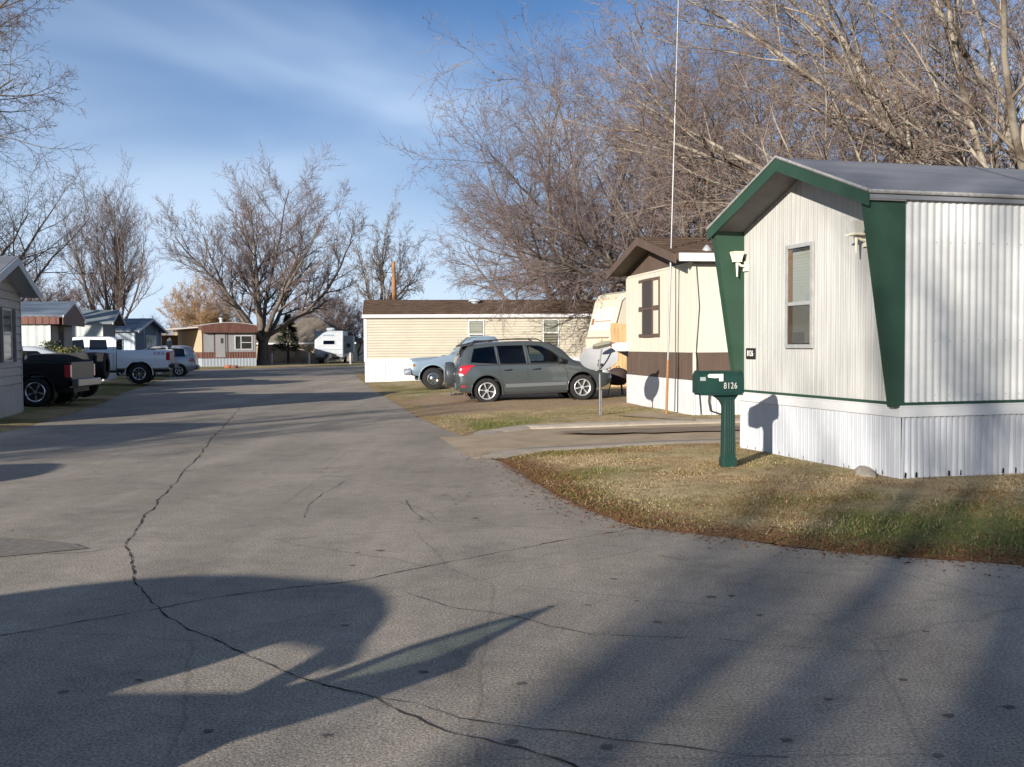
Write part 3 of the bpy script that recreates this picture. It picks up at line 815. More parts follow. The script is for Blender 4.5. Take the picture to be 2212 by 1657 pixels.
    hs = [1.1, 3.3, 5.4, 6.6, 8.5, 9.4, 11.0]; rr = [.020, .017, .014, .012, .010, .008]
    for k in range(6):
        pole.tube([lean * hs[k], lean * hs[k+1]], rr[k], 8)
        pole.tube([lean * (hs[k+1] - .06), lean * (hs[k+1] + .02)], rr[k] + .005, 8)
    pole.build('mast', mt, r2, smooth=40)
    ft = MB(); ft.tube([(0, 0, 0), lean * 1.22], .027, 8); ft.build('foot', mat('rusty_orange', (.30,.15,.055), (.22,.105,.045), (6,6,14), rough=.75), r2, smooth=40)
    # ---- white mailbox fixed at the corner
    r3 = thing('mailbox', 'small white metal mailbox sticking out from the corner of the cream home', 'mailbox', root.matrix_basis @ Vector((0, W - .12, 1.44)), AZ)
    m = MB(); sec = [(-.09, 0), (.09, 0), (.09, .14)] + [(.09*math.cos(math.pi*i/8), .14 + .085*math.sin(math.pi*i/8)) for i in range(1, 8)] + [(-.09, .14)]
    m.prism(sec, lambda y, z, h: (h, y, z), -.52, -.03); m.build('mail_compartment', M_white, r3, smooth=40)
    d = MB(); d.prism([(y*1.06, z*1.05 - .004) for y, z in sec], lambda y, z, h: (h, y, z), -.55, -.522); d.build('door', M_white, r3, smooth=40)
    f = MB(); f.box((-.50, -.10, .10), (-.46, -.092, .235)); f.box((-.50, -.10, .20), (-.40, -.092, .235)); f.build('flag', mat('dull_red', (.25,.10,.06), rough=.6), r3)
    k = MB(); k.prism([(-.30, -.005), (-.03, -.005), (-.03, -.14)], lambda x, z, h: (x, h, z), -.03, .03); k.build('bracket', M_dark, r3)
    return root

def tan_home():
    p = gp(788, 822, .1); p.z = 0; AZ = 6.5; W, L = 4.2, 17.5
    root = thing('mobile_home', 'long tan vinyl sided mobile home with brown shingle roof behind the parked vehicles', 'mobile home', p, AZ)
    ZS, ZT, ZW, ZR = .93, 1.02, 2.98, 3.66
    fr = face_fn('front', L, W); nr = face_fn('near', L, W); fa = face_fn('far', L, W); bk = face_fn('back', L, W)
    b = MB(); shell(b, L, W, .9, ZW, ZR, inset=.03)
    lim = gable_lim(W, ZW, ZR)
    M_end = mat('pale_grey_vinyl', (.58,.575,.55), (.52,.515,.50), (1,1,2), rough=.6, spec=.3)
    laps(b, nr, 0, L, ZT, ZW - .14, .117); laps(b, fa, 0, L, ZT, ZW - .14, .117)
    laps(b, fr, 0, W, ZT, ZR, .117, lim, 1); laps(b, bk, 0, W, ZT, ZR, .117, lim, 1)
    wall = b.build('wall', [M_tan, M_end], root)
    t = MB(); t.box((-.018, -.022, ZT - .1), (.11, -.013, ZW)); t.box((-.022, -.013, ZT - .1), (-.013, .1, ZW)); t.box((.11, -.022, ZW - .15), (L, -.013, ZW - .01)); t.box((.11, -.024, ZS - .01), (L, -.013, ZT + .03)); t.box((-.024, .1, ZS - .01), (-.013, W, ZT + .03))
    t.build('trim', M_white, wall)
    sk = MB(); ribs(sk, nr, 0, L, .02, ZS, .45, [(0, .012), (.05, .0), (.3, .012), (.34, .002), (.62, .012), (.66, .002)]); ribs(sk, fr, 0, W, .02, ZS, .45, [(0, .012), (.05, 0), (.5, .012), (.55, 0)]); ribs(sk, fa, 0, L, .02, ZS, .9, [(0, .01)])
    s = sk.build('skirting', M_skirt, root); i = MB(); i.box((.05, .05, 0), (L - .05, W - .05, ZS)); i.build('underside', M_dark, s)
    roof, ze = gable_roof(root, L, W, ZW, ZR, .06, .1, .16, .06, (M_brown_roof, M_white, M_white), .12, shingle=True)
    g = MB(); g.box((-.08, -.20, ze - .08), (L + .05, -.163, ze + .055)); g.box((-.08, -.163, ze - .10), (L, -.02, ze - .082)); g.build('gutter', M_white, root)
    c = {}
    v = MB(); v.lathe([(.18, 0), (.18, .1), (.3, .12), (.28, .2), (.12, .26), (0, .27)], lambda x, y, h: (5.0 + x, 1.65 + y, 3.5 + h), 14); v.build('roof_vent', mat('blue_grey_vent', (.33,.38,.42), rough=.5), roof, smooth=40)
    for t0, t1, top, bot in ((4.62, 5.22, 2.68, 1.42), (7.95, 8.58, 2.70, 1.52)):
        window(root, nr, t0, t1, bot, top, M_white, .05, .04, mid=(top + bot)/2 + .05, blind=(t0 + .03, t1 - .03, (top+bot)/2 + .07, top - .02), deep=.05)
    window(root, fr, 1.2, 2.1, 1.35, 2.65, M_screen, .05, .04, mid=2.0)
    return root

main_home(); mailbox(); brown_home(); tan_home()

# ------------------------------------------------ homes along the left side
def left_home(name, label, far, az, L, W, ZS, ZW, ZR, of, oe, mats, kind, fas, group=None, roofth=.08, fh=.14):
    """far: corner nearest the camera on the road side; its lot lies to the left"""
    X = Vector((-math.cos(R(az)), -math.sin(R(az)), 0)); Yv = Vector((-X.y, X.x, 0))     # Y points towards the camera
    loc = Vector((far.x, far.y, 0)) - Yv * W
    root = thing(name, label, 'mobile home', loc, math.degrees(math.atan2(X.y, X.x)), group)
    mside, mfront, mroof, mfas, msof, mskirt = mats
    fr = face_fn('front', L, W); cm_ = face_fn('far', L, W); ot = face_fn('near', L, W)
    b = MB(); shell(b, L, W, ZS - .05, ZW, ZR, inset=.03)
    g = gable(W, ZW, ZR); gl = gable_lim(W, ZW, ZR)
    wav = [(i/8, .012 * (.5 + .5 * math.cos(2*math.pi*i/8))) for i in range(8)]
    if kind == 'lap':
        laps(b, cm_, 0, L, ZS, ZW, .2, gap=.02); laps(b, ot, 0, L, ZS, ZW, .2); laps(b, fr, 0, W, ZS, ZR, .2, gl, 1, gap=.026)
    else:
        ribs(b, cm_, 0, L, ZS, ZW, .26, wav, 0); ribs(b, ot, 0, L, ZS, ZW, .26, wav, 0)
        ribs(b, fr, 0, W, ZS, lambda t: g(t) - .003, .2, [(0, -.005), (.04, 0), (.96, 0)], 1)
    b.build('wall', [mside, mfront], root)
    sk = MB(); pr = [(0, .012), (.3, .012), (.36, 0), (.94, 0)]
    ribs(sk, cm_, 0, L, .0, ZS, .25, pr); ribs(sk, fr, 0, W, .0, ZS, .25, pr); ribs(sk, ot, 0, L, 0, ZS, .25, pr)
    s = sk.build('skirting', mskirt, root); i = MB(); i.box((.06, .06, 0), (L - .06, W - .06, ZS)); i.build('underside', M_dark, s)
    roof, ze = gable_roof(root, L, W, ZW, ZR, of, .1, oe, roofth, (mroof, mfas, msof), fh)
    return root, fr, cm_, ze, roof

M_siding_a = mat('pale_lap_siding', (.40,.39,.375), (.45,.44,.42), (1,1,2), rough=.6, spec=.3)
M_trim_pale = mat('pale_trim', (.46,.50,.54), rough=.55)
M_blue_roof = mat('blue_grey_metal_roof', (.075,.10,.14), (.17,.21,.25), (.8,2.2,1.5), 5, rough=.55, spec=.4, lo=.4, hi=.7)
M_red_band = mat('faded_red_brown_metal', (.10,.036,.026), (.15,.06,.04), (7,7,.5), 5, rough=.6)
M_grn_white = mat('pale_green_white_metal', (.50,.52,.49), (.40,.43,.41), (1.2,1.2,1.2), rough=.5)
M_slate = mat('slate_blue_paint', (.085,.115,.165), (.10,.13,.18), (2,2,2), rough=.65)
M_shutter = mat('dark_shutter', (.02,.018,.024), rough=.6)

c0 = gp(49, 889, .05)
h0, fr, cm_, ze, _ = left_home('mobile_home', 'pale lap sided mobile home with dark shutters cut off by the photo edge', c0 + Vector((.97*0 + .255*4.6, -.967*4.6, 0)), 14.8, 14, 4.6, .75, 2.98, 3.62, .42, .30,
    (M_siding_a, M_siding_a, M_grey_roof, M_trim_pale, M_trim_pale, M_siding_a), 'lap', None, fh=.2)
W0 = 4.6
cb = MB(); cb.box((-.02, -.02, .1), (.06, .0, 2.95)); cb.box((-.022, 0, .1), (-.013, .06, 2.95)); cb.build('corner_trim', M_trim_pale, h0)
for t0, t1 in ((1.15, 2.0),):
    w = window(h0, fr, t0, t1, 1.35, 2.5, M_trim_pale, .05, .04, mid=1.95)
    for a0, a1 in ((t0 - .42, t0 - .07), (t1 + .07, t1 + .42)):
        s = MB(); s.box((-.045, a0, 1.3), (-.0135, a1, 2.55))
        for k in range(18): s.box((-.052, a0 + .04, 1.36 + k*.063), (-.046, a1 - .04, 1.40 + k*.063))
        s.build('shutter', M_shutter, h0)

# white ribbed home with the red-brown band
h1p = gp(110, 850, .1); y1 = 34.6
def corner_at(u, Y): 
    q = at(u, 745, Y); return Vector((q.x, q.y, 0))
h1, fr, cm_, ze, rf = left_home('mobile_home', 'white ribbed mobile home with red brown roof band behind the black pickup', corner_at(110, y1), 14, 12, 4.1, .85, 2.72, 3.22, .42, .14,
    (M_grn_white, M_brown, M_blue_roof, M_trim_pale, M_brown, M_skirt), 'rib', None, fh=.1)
bd = MB(); pr = [(0, .0), (.4, 0), (.45, .015), (.95, .015)]
ribs(bd, lambda t, z, o: (t, 4.1 + .13 + o, z), -.3, 12, 2.44, 2.72, .22, pr); bd.box((-.3, 4.1, 2.44), (12, 4.1 + .128, 2.46))
bd.prism([(-.12, 2.42), (4.23, 2.42), (4.23, 2.70), (2.05, 3.18), (-.12, 2.70)], lambda y, z, h: (h, y, z), -.43, -.40)
bd.build('roof_band', M_red_band, h1)
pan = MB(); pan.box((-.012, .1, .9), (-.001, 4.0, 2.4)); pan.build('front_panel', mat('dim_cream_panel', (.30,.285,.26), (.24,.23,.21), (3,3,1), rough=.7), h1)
dr = MB(); dr.box((-.045, 1.9, .9), (-.013, 2.75, 2.42)); d = dr.build('door', M_brown, h1)
gl_ = MB(); gl_.box((-.052, 2.15, 1.5), (-.046, 2.5, 2.2)); gl_.build('pane', M_screen, d)

y2 = 46.5
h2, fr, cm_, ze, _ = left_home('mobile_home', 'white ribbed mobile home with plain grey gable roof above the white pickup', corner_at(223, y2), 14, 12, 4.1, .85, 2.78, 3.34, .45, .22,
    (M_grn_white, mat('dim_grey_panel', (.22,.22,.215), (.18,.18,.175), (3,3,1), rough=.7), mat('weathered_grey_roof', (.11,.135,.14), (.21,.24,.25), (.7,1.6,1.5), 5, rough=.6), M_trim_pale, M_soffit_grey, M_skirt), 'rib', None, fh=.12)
by = MB(); by.box((.0, 4.1 + .013, 2.62), (12, 4.1 + .03, 2.78)); by.build('trim', M_trim_pale, h2)

y3 = 56
h3, fr, cm_, ze, _ = left_home('mobile_home', 'slate blue mobile home with white trimmed gable and paired window', corner_at(291, y3), 1.5, 12, 4.6, .7, 2.55, 3.22, .30, .22,
    (mat('pale_blue_side', (.36,.42,.47), (.30,.36,.41), (1,1,1), rough=.6), M_slate, M_blue_roof, M_trim_pale, M_slate, M_skirt), 'rib', None, fh=.14)
tr = MB(); tr.box((-.02, -.01, .7), (-.004, .09, 2.55)); tr.box((-.02, 4.52, .7), (-.004, 4.61, 2.55)); tr.box((.0, 4.613, .7), (.1, 4.63, 2.6)); tr.box((-.02, 3.0, .7), (-.006, 3.05, 2.9)); tr.box((-.02, .75, .7), (-.006, .8, 2.75)); tr.build('trim', M_trim_pale, h3)
window(h3, fr, 1.05, 2.75, 1.0, 2.25, M_trim_pale, .06, .05, mid=1.45)
mu = MB(); mu.box((-.05, 1.87, 1.0), (-.01, 1.95, 2.25)); mu.build('mullion', M_trim_pale, h3)

# the off-picture home whose roof shades the lane
hm = left_home('mobile_home', 'second pale lap sided mobile home outside the view that shades the lane', Vector((-13.0, 7.3, 0)), 14, 14, 4.4, .75, 2.9, 3.5, .4, .25,
    (M_siding_a, M_siding_a, M_grey_roof, M_trim_pale, M_trim_pale, M_siding_a), 'lap', None)[0]

# ------------------------------------------------ far trailer with carport
def far_trailer():
    p = gp(446, 794.5, 0); W, L = 4.15, 14
    root = thing('mobile_home', 'rust brown and white mobile home with a carport', 'mobile home', p, 90 + 27)
    # here front faces the camera: X runs away, Y runs to the left
    M_rust = mat('rust_brown_metal', (.085,.033,.023), (.12,.053,.036), (3,3,1), rough=.65)
    M_shaded_white = mat('shaded_white_metal', (.25,.25,.25), (.21,.21,.21), (5,5,.7), rough=.6)  # white darkened: the shade on the front is put into the colour
    root.location = gp(554, 793, 0)
    fr = face_fn('front', L, W); sd = face_fn('far', L, W); nr = face_fn('near', L, W)
    b = MB(); ZS, ZB, ZW, ZR = .72, 1.22, 2.72, 2.98
    n = 8; prof = [(W*i/n, 3.28 + .22*math.sin(math.pi*i/n)) for i in range(n+1)]
    b.prism([(0.03, .6), (W - .03, .6)] + [(min(max(y, .03), W - .03), z - .03) for y, z in prof[::-1]], lambda y, z, h: (h, y, z), .03, L - .03, 1)
    w8 = [(0, .012), (.4, .012), (.5, 0), (.9, 0)]
    ribs(b, fr, 0, W, ZS, ZB, .2, w8, 0); ribs(b, fr, 0, W, ZB, ZW, .2, [(0, .006), (.04, 0), (.96, 0)], 1); 
    for f in (sd, nr): ribs(b, f, 0, L, ZS, ZB, .2, w8, 0); ribs(b, f, 0, L, ZB, 3.25, .2, w8, 2)
    b.build('wall', [M_rust, M_shaded_white, mat('sunlit_cream_metal', (.38,.31,.21), (.33,.27,.18), (5,5,.7), rough=.6)], root)  # side walls: warm sunlight put into the cream
    rb = MB(); rb.prism([(-.05, 2.72), (W + .05, 2.72)] + [(y * 1.02 - .04, z) for y, z in prof[::-1]], lambda y, z, h: (h, y, z), -.35, .02); rb.box((.02, W, 2.95), (L, W + .06, 3.3)); rb.build('roof_band', M_rust, root)
    rt = MB(); rt.prism([(y * 1.02 - .04, z + .002) for y, z in prof] + [(y * 1.02 - .04, z + .045) for y, z in prof[::-1]], lambda y, z, h: (h, y, z), -.37, L); roof = rt.build('roof', mat('silver_coated_roof', (.42,.42,.41), rough=.6), root)
    v = MB(); v.tube([(2.5, 2.2, 3.45), (2.5, 2.2, 3.85)], .13, 8); v.tube([(2.5, 2.2, 3.85), (2.5, 2.2, 3.95)], .2, 8); v.build('chimney', M_alu, roof)
    sk = MB(); ribs(sk, fr, 0, W, 0, ZS, .25, w8); ribs(sk, sd, 0, L, 0, ZS, .25, w8); ribs(sk, nr, 0, L, 0, ZS, .25, w8); sk.build('skirting', mat('pale_blue_skirt', (.27,.30,.33), rough=.6), root)
    window(root, fr, .35, 1.15, 1.45, 2.45, M_white, .06, .05, mid=1.95); window(root, fr, 1.22, 1.62, 1.45, 2.45, M_white, .05, .05)
    d = MB(); d.box((-.05, 2.4, .8), (-.013, 3.15, 2.65)); dd = d.build('door', M_shaded_white, root)
    k = MB(); k.box((-.06, 2.55, 1.9), (-.051, 2.75, 2.3)); k.build('pane', M_screen, dd)
    tr = MB()
    for y in (-.01, 2.2, 3.2, W - .05): tr.box((-.03, y, ZB), (-.012, y + .06, 2.72))
    tr.build('trim', M_rust, root)
    # lean-to carport along the left side
    cp = MB()
    cp.hexa([(1.2, W + .08, 3.12), (11, W + .08, 3.12), (11, W + 5.2, 2.72), (1.2, W + 5.2, 2.72), (1.2, W + .08, 3.22), (11, W + .08, 3.22), (11, W + 5.2, 2.86), (1.2, W + 5.2, 2.86)])
    car = cp.build('carport_roof', mat('awning_metal', (.50,.47,.42), rough=.6), root)
    ps = MB()
    for x in (1.3, 5.5, 10.8): ps.box((x, W + 5.0, 0), (x + .1, W + 5.1, 2.74))
    ps.box((1.25, W + .1, .95), (1.3, W + 3.2, 1.05)); ps.build('carport_post', M_rust, root)
    gb = MB(); gb.box((6.5, W + .8, 0), (6.6, W + 5.0, 2.6)); gb.build('shade_wall', mat('shaded_brown_board', (.10,.055,.035), rough=.8), root)  # dark sheet across the open carport, its shade painted as brown board
    return root
far_trailer()
# ---------------------------------------------------------------- vehicles
M_tyre = mat('tyre_rubber', (.016,.016,.017), (.026,.025,.024), (9,9,9), rough=.85, spec=.2)
M_chrome = mat('chrome', (.62,.63,.64), rough=.18, metal=1.0)
M_alloy = mat('silver_alloy', (.55,.55,.55), rough=.35, metal=.6)
M_blackp = mat('black_plastic', (.018,.018,.019), rough=.55)
M_cglass = glass_mat('car_glass', (.35,.38,.37))
M_tint = glass_mat('tinted_car_glass', (.10,.105,.11))
M_red = mat('red_lamp', (.42,.012,.02), rough=.15, coat=.8)
M_clear = mat('clear_lamp', (.62,.62,.60), rough=.15, coat=.8)
M_amber = mat('amber_lamp', (.55,.20,.03), rough=.2, coat=.5)
M_cabin = mat('dim_cabin', (.022,.022,.024), rough=.9)

def paint(name, c, metal=.35, rough=.35):
    return mat(name, c, rough=rough, metal=metal, coat=.9, spec=.5)

class Shape:
    """car body as stations along X (0 = tail or nose, see use). All arrays share the station positions"""
    def __init__(s, x, zb, zbelt, zt, ws, wb, wt):
        s.k = [np.array(q, float) for q in (x, zb, zbelt, zt, ws, wb, wt)]
    def at(s, x):
        k = s.k; return [pchip(x, k[0], q) for q in k[1:]]
    def section(s, x):
        zb, ze, zt, ws, wb, wt = [float(q) for q in s.at(x)]
        h = zt - ze
        return [(0, zb), (ws*.8, zb), (ws*.95, zb + .03), (ws, zb + .10), (ws + .01, zb + .45*(ze-zb)), ((ws*.45 + wb*.55) + .006, zb + .75*(ze-zb)), (wb + .004, ze - .05), (wb - .012, ze),
                (wb + (wt-wb)*.35 - .012, ze + h*.35), (wb + (wt-wb)*.7 - .012, ze + h*.68), (wt, ze + h*.86), (wt - .05, ze + h*.955), (wt*.72, ze + h*.992), (wt*.4, zt + .006*min(1, h*3)), (0, zt + .012*min(1, h*3))]
    def yside(s, x, z):
        sec = s.section(x)[3:12]
        return float(np.interp(z, [q[1] for q in sec], [q[0] for q in sec]))
    def ztop(s, x, y):
        sec = s.section(x)[10:]
        return float(np.interp(abs(y), [q[0] for q in sec][::-1], [q[1] for q in sec][::-1]))
    def body(s, n=70):
        b = MB(); xs = np.linspace(s.k[0][0], s.k[0][-1], n)
        ring = None
        for x in xs:
            h = s.section(x); full = h + [(-y, z) for y, z in h[-2:0:-1]]
            ring = len(full)
            b.v += [(x, y, z) for y, z in full]
        for i in range(n - 1):
            for j in range(ring):
                b.f.append((i*ring + j, i*ring + (j+1) % ring, (i+1)*ring + (j+1) % ring, (i+1)*ring + j)); b.m.append(0)
        b.f.append(tuple(range(ring))[::-1]); b.m.append(0); b.f.append(tuple(range((n-1)*ring, n*ring))); b.m.append(0)
        return b
    def side_patch(s, b, poly, off=.006, sides=(1, -1), n=14, nz=5, m=0):
        """polygon (x, z) laid on the flank"""
        xs0 = [p[0] for p in poly]; xs = np.linspace(min(xs0) + 1e-4, max(xs0) - 1e-4, n)
        cols = []
        for x in xs:
            zs = []
            for i in range(len(poly)):
                (ax, az), (bx, bz) = poly[i], poly[(i+1) % len(poly)]
                if (ax - x) * (bx - x) <= 0 and ax != bx: zs.append(az + (bz - az) * (x - ax) / (bx - ax))
            cols.append((min(zs), max(zs)))
        for sg in sides:
            vs = [(x, sg * (s.yside(x, z0 + (z1 - z0) * k / nz) + off), z0 + (z1 - z0) * k / nz) for x, (z0, z1) in zip(xs, cols) for k in range(nz + 1)]
            fs = [(i*(nz+1)+k, (i+1)*(nz+1)+k, (i+1)*(nz+1)+k+1, i*(nz+1)+k+1) for i in range(n-1) for k in range(nz)]
            b.add(vs, fs, m)
    def top_patch(s, b, x0, x1, inset0, inset1, off=.006, n=10, m=0, wf=None):
        vs = []; k = 8
        for i in range(n + 1):
            x = x0 + (x1 - x0) * i / n; wt = float(s.at(x)[5]); ins = inset0 + (inset1 - inset0) * i / n
            for j in range(k + 1):
                y = (wt - ins) * (2 * j / k - 1); vs.append((x, y, s.ztop(x, y) + off))
        b.add(vs, [(i*(k+1)+j, (i+1)*(k+1)+j, (i+1)*(k+1)+j+1, i*(k+1)+j+1) for i in range(n) for j in range(k)], m)

def cut(o, cutters):
    """boolean the wheel arches out of a closed body"""
    obs = []
    for b in cutters:
        c = b.build('arch_cutter', M_cabin, o.parent); obs.append(c)
        md = o.modifiers.new('arch', 'BOOLEAN'); md.operation = 'DIFFERENCE'; md.object = c; md.solver = 'EXACT'; md.material_mode = 'TRANSFER'
    bpy.context.view_layer.update()
    me = bpy.data.meshes.new_from_object(o.evaluated_get(bpy.context.evaluated_depsgraph_get()))
    me.name = o.name
    o.modifiers.clear(); o.data = me
    me.polygons.foreach_set('use_smooth', [True] * len(me.polygons)); me.set_sharp_from_angle(angle=R(38))
    for c in obs: bpy.data.objects.remove(c)

def arch(b, x, z, r, y0, y1):
    b.tube([(x, y0, z), (x, y1, z)], r, 28)

_wheels = {}
def wheel(root, x, y, r, w, style, rimr, rim_mat=None, steer=0):
    key = (style, r, w, rimr, rim_mat.name if rim_mat else '')
    if key not in _wheels:
        t = MB(); h = w / 2
        t.lathe([(rimr, -h*.8), (rimr + .02, -h*.95), (r - .05, -h), (r - .012, -h*.86), (r, -h*.6), (r, h*.6), (r - .012, h*.86), (r - .05, h), (rimr + .02, h*.95), (rimr, h*.8)], lambda a, c, q: (a, q, c), 32, close=True)
        for k in range(40):
            q = 2*math.pi*k/40
            for sg in (-1, 1):
                c, s_ = math.cos(q), math.sin(q)
                t.add([((r-.004)*math.cos(q+d), sg*h*.55 + e*sg*h*.32, (r-.004)*math.sin(q+d)) for d, e in ((0, 0), (.06, 0), (.06, 1), (0, 1))] + [((r+.008)*math.cos(q+d), sg*h*.55 + e*sg*h*.32, (r+.008)*math.sin(q+d)) for d, e in ((0, 0), (.06, 0), (.06, 1), (0, 1))], [(4,5,6,7), (0,1,5,4), (1,2,6,5), (2,3,7,6), (3,0,4,7)])
        tyre = t.build('wheel', M_tyre, smooth=35)
        b = MB(); d = MB()
        d.lathe([(rimr, -h*.7), (rimr, h*.2), (0, h*.2)], lambda a, c, q: (a, q, c), 24)      # deep dark well
        if style == 'steel':
            b.lathe([(rimr, h*.8), (rimr - .025, h*.84), (rimr - .03, h*.4), (rimr*.72, h*.25), (rimr*.5, h*.62), (rimr*.3, h*.7), (rimr*.28, h*1.0), (0, h*1.05)], lambda a, c, q: (a, q, c), 28)
            for k in range(8):
                q = 2*math.pi*k/8; a = rimr*.62
                d.lathe([(0, h*.46), (.026, h*.46), (.026, h*.36)], lambda u, v, p, q=q: (a*math.cos(q) + u, p, a*math.sin(q) + v), 8)
        else:
            nsp = {'five': 5, 'six': 6, 'eight': 8}[style]
            b.lathe([(rimr, h*.7), (rimr, h*.86), (rimr - .012, h*.9), (rimr - .03, h*.8), (rimr - .03, h*.3)], lambda a, c, q: (a, q, c), 32)
            b.lathe([(0, h*.82), (rimr*.2, h*.8), (rimr*.24, h*.6), (rimr*.24, h*.3)], lambda a, c, q: (a, q, c), 16)
            for k in range(nsp):
                q = 2*math.pi*k/nsp + .3
                def P(rad, ang, o): return (rad*math.cos(q+ang), o, rad*math.sin(q+ang))
                ri, ro = rimr*.18, rimr - .02; wi = .9/nsp; wo = (1.9 if style == 'five' else 1.5)/nsp
                b.hexa([P(ri, -wi, h*.3), P(ro, -wo*.5, h*.4), P(ro, wo*.5, h*.4), P(ri, wi, h*.3), P(ri, -wi*.8, h*.76), P(ro, -wo*.42, h*.82), P(ro, wo*.42, h*.82), P(ri, wi*.8, h*.76)])
        rim = b.build('rim', rim_mat or M_alloy, tyre, smooth=35); hub = d.build('brake', M_blackp, tyre)
        _wheels[key] = tyre
        o = tyre
    else:
        src = _wheels[key]; o = src.copy(); C.objects.link(o)
        for ch in src.children:
            c = ch.copy(); C.objects.link(c); c.parent = o
    o.parent = root
    o.location = (x, y, r); o.rotation_euler = (0, random.random() * 6, math.pi if y < 0 else 0)
    # keep rotation order so the wheel spins about its axle
    o.rotation_mode = 'ZYX' if y < 0 else 'XYZ'
    o.rotation_euler = (0, random.random() * 6, 0 if y > 0 else math.pi)
    return o

def tube_arch(b, s, x, z, r, sg, t=.022, a0=-8, a1=188):
    pts = []
    for k in range(25):
        q = R(a0 + (a1 - a0) * k / 24); px, pz = x + r*math.cos(q), z + r*math.sin(q)
        pts.append((px, sg * (s.yside(px, max(pz, float(s.at(px)[0]) + .1)) - .002), pz))
    b.tube(pts, t, 6)

# ------------------------------------------------ grey-green SUV
def suv():
    p = gp(1057, 872, .03); AZ = 10.5
    p = p + Vector((-math.sin(R(AZ)), math.cos(R(AZ)), 0)) * .80 + Vector((-.06, 0, 0))
    root = thing('parked_car', 'grey green SUV with a spare wheel on its tailgate parked on the dirt drive', 'car', p, AZ)
    root.rotation_euler = (0, R(-1.4), R(AZ))       # nose up the gentle slope
    # x measured from the rear axle; body from -0.82 to 3.55
    s = Shape([-.80,-.74,-.62,-.45,-.2,.3,1.0,1.7,2.15,2.5,2.9,3.25,3.48,3.56],
              [.48,.36,.31,.29,.27,.25,.25,.25,.25,.26,.28,.32,.40,.5],
              [.72,.98,1.03,1.06,1.06,1.04,1.02,1.0,.985,.965,.93,.87,.78,.7],
              [.80,1.04,1.36,1.58,1.635,1.66,1.665,1.625,1.42,1.10,1.02,.955,.83,.72],
              [.72,.80,.845,.875,.895,.90,.90,.90,.90,.90,.885,.84,.74,.6],
              [.70,.79,.835,.865,.885,.89,.89,.885,.88,.865,.84,.79,.68,.55],
              [.62,.66,.655,.655,.665,.675,.68,.665,.66,.70,.70,.66,.56,.45])
    P = paint('grey_green_paint', (.084,.098,.100), .45, .26)
    body = s.body(90).build('body', P, root, smooth=38)
    r = .345; X1 = 2.66
    cs = []
    for x in (0, X1):
        for y0, y1 in ((.55, 1.2), (-1.2, -.55)):
            b = MB(); arch(b, x, r + .01, .415, y0, y1); cs.append(b)
    b = MB(); b.prism([(1.22, 1.08), (2.08, 1.08), (1.80, 1.36), (1.52, 1.50), (1.20, 1.52)], lambda x, z, h: (x, h, z), -1.2, 1.2); cs.append(b)
    cut(body, cs)
    w = MB()
    for x in (0, X1):
        for y0, y1 in ((.56, .80), (-.80, -.56)):
            w.lathe([(.41, y0), (.41, y1)], lambda a, c, h: (x + a, h, r + .01 + c), 24)
    w.build('wheel_well', M_blackp, root)
    f = MB()
    for sg in (1, -1): tube_arch(f, s, 0, r + .01, .43, sg, .02); tube_arch(f, s, X1, r + .01, .43, sg, .02)
    f.build('arch_flare', P, root, smooth=60)
    for x in (0, X1):
        for y in (.775, -.775): wheel(root, x, y, r, .225, 'six', .235)
    # windows
    g = MB(); s.side_patch(g, [(-.42, 1.13), (-.32, 1.50), (.28, 1.555), (.30, 1.07)], .007); g.build('rear_quarter_window', M_tint, root)
    g = MB(); s.side_patch(g, [(.345, 1.07), (.325, 1.56), (1.08, 1.555), (1.10, 1.05)], .007); g.build('rear_door_window', M_tint, root)
    g = MB(); s.side_patch(g, [(1.17, 1.05), (1.15, 1.555), (1.52, 1.535), (1.80, 1.40), (2.12, 1.14), (2.16, 1.05)], .007); g.build('front_door_window', M_cglass, root)
    fr_ = MB(); s.side_patch(fr_, [(1.10, 1.045), (1.085, 1.565), (1.145, 1.565), (1.165, 1.045)], .009, n=3); s.side_patch(fr_, [(.30, 1.06), (.285, 1.56), (.322, 1.565), (.342, 1.06)], .009, n=3)
    s.side_patch(fr_, [(-.46, 1.035), (-.44, 1.065), (2.2, 1.05), (2.2, 1.02)], .009, n=24, nz=1); fr_.build('window_trim', M_blackp, root)
    # cabin dimness painted onto the walls of the cut through the front doors
    wsd = MB(); s.top_patch(wsd, 1.78, 2.36, .05, .10, .007); wsd.build('windscreen', M_tint, root)
    rg = MB(); s.top_patch(rg, -.655, -.47, .08, .09, .007); rg.build('rear_window', M_tint, root)
    # door seams
    d = MB()
    for x0, z0, x1, z1 in ((.36,1.03,.36,.80), (.36,.80,.50,.42), (1.13,1.04,1.13,.40), (2.2,1.03,2.26,.44), (.50,.42,2.26,.44)):
        if abs(x1 - x0) < .01: s.side_patch(d, [(x0-.005, z0), (x0+.005, z0), (x0+.0051, z1), (x0-.0049, z1)], .003, n=2, nz=5)
        else:
            t = .012; s.side_patch(d, [(x0, z0 + t/2), (x1, z1 + t/2), (x1, z1 - t/2), (x0, z0 - t/2)] if abs(z1-z0) < .1 else [(x0-.006, z0), (x0+.006, z0), (x1+.006, z1), (x1-.006, z1)], .003, n=10, nz=3)
    d.build('door_seam', M_blackp, root)
    mo = MB(); s.side_patch(mo, [(.5, .42), (.5, .52), (2.2, .52), (2.2, .43)], .014, n=14, nz=2); mo.build('door_moulding', paint('light_grey_moulding', (.14,.15,.158), .3, .4), root)
    h = MB()
    for x in (.47, 1.27):
        for sg in (1, -1):
            y = s.yside(x + .08, .90) * sg; h.tube([(x, y + sg*.004, .895), (x + .03, y + sg*.04, .90), (x + .19, y + sg*.04, .905), (x + .22, y + sg*.004, .905)], .014, 6)
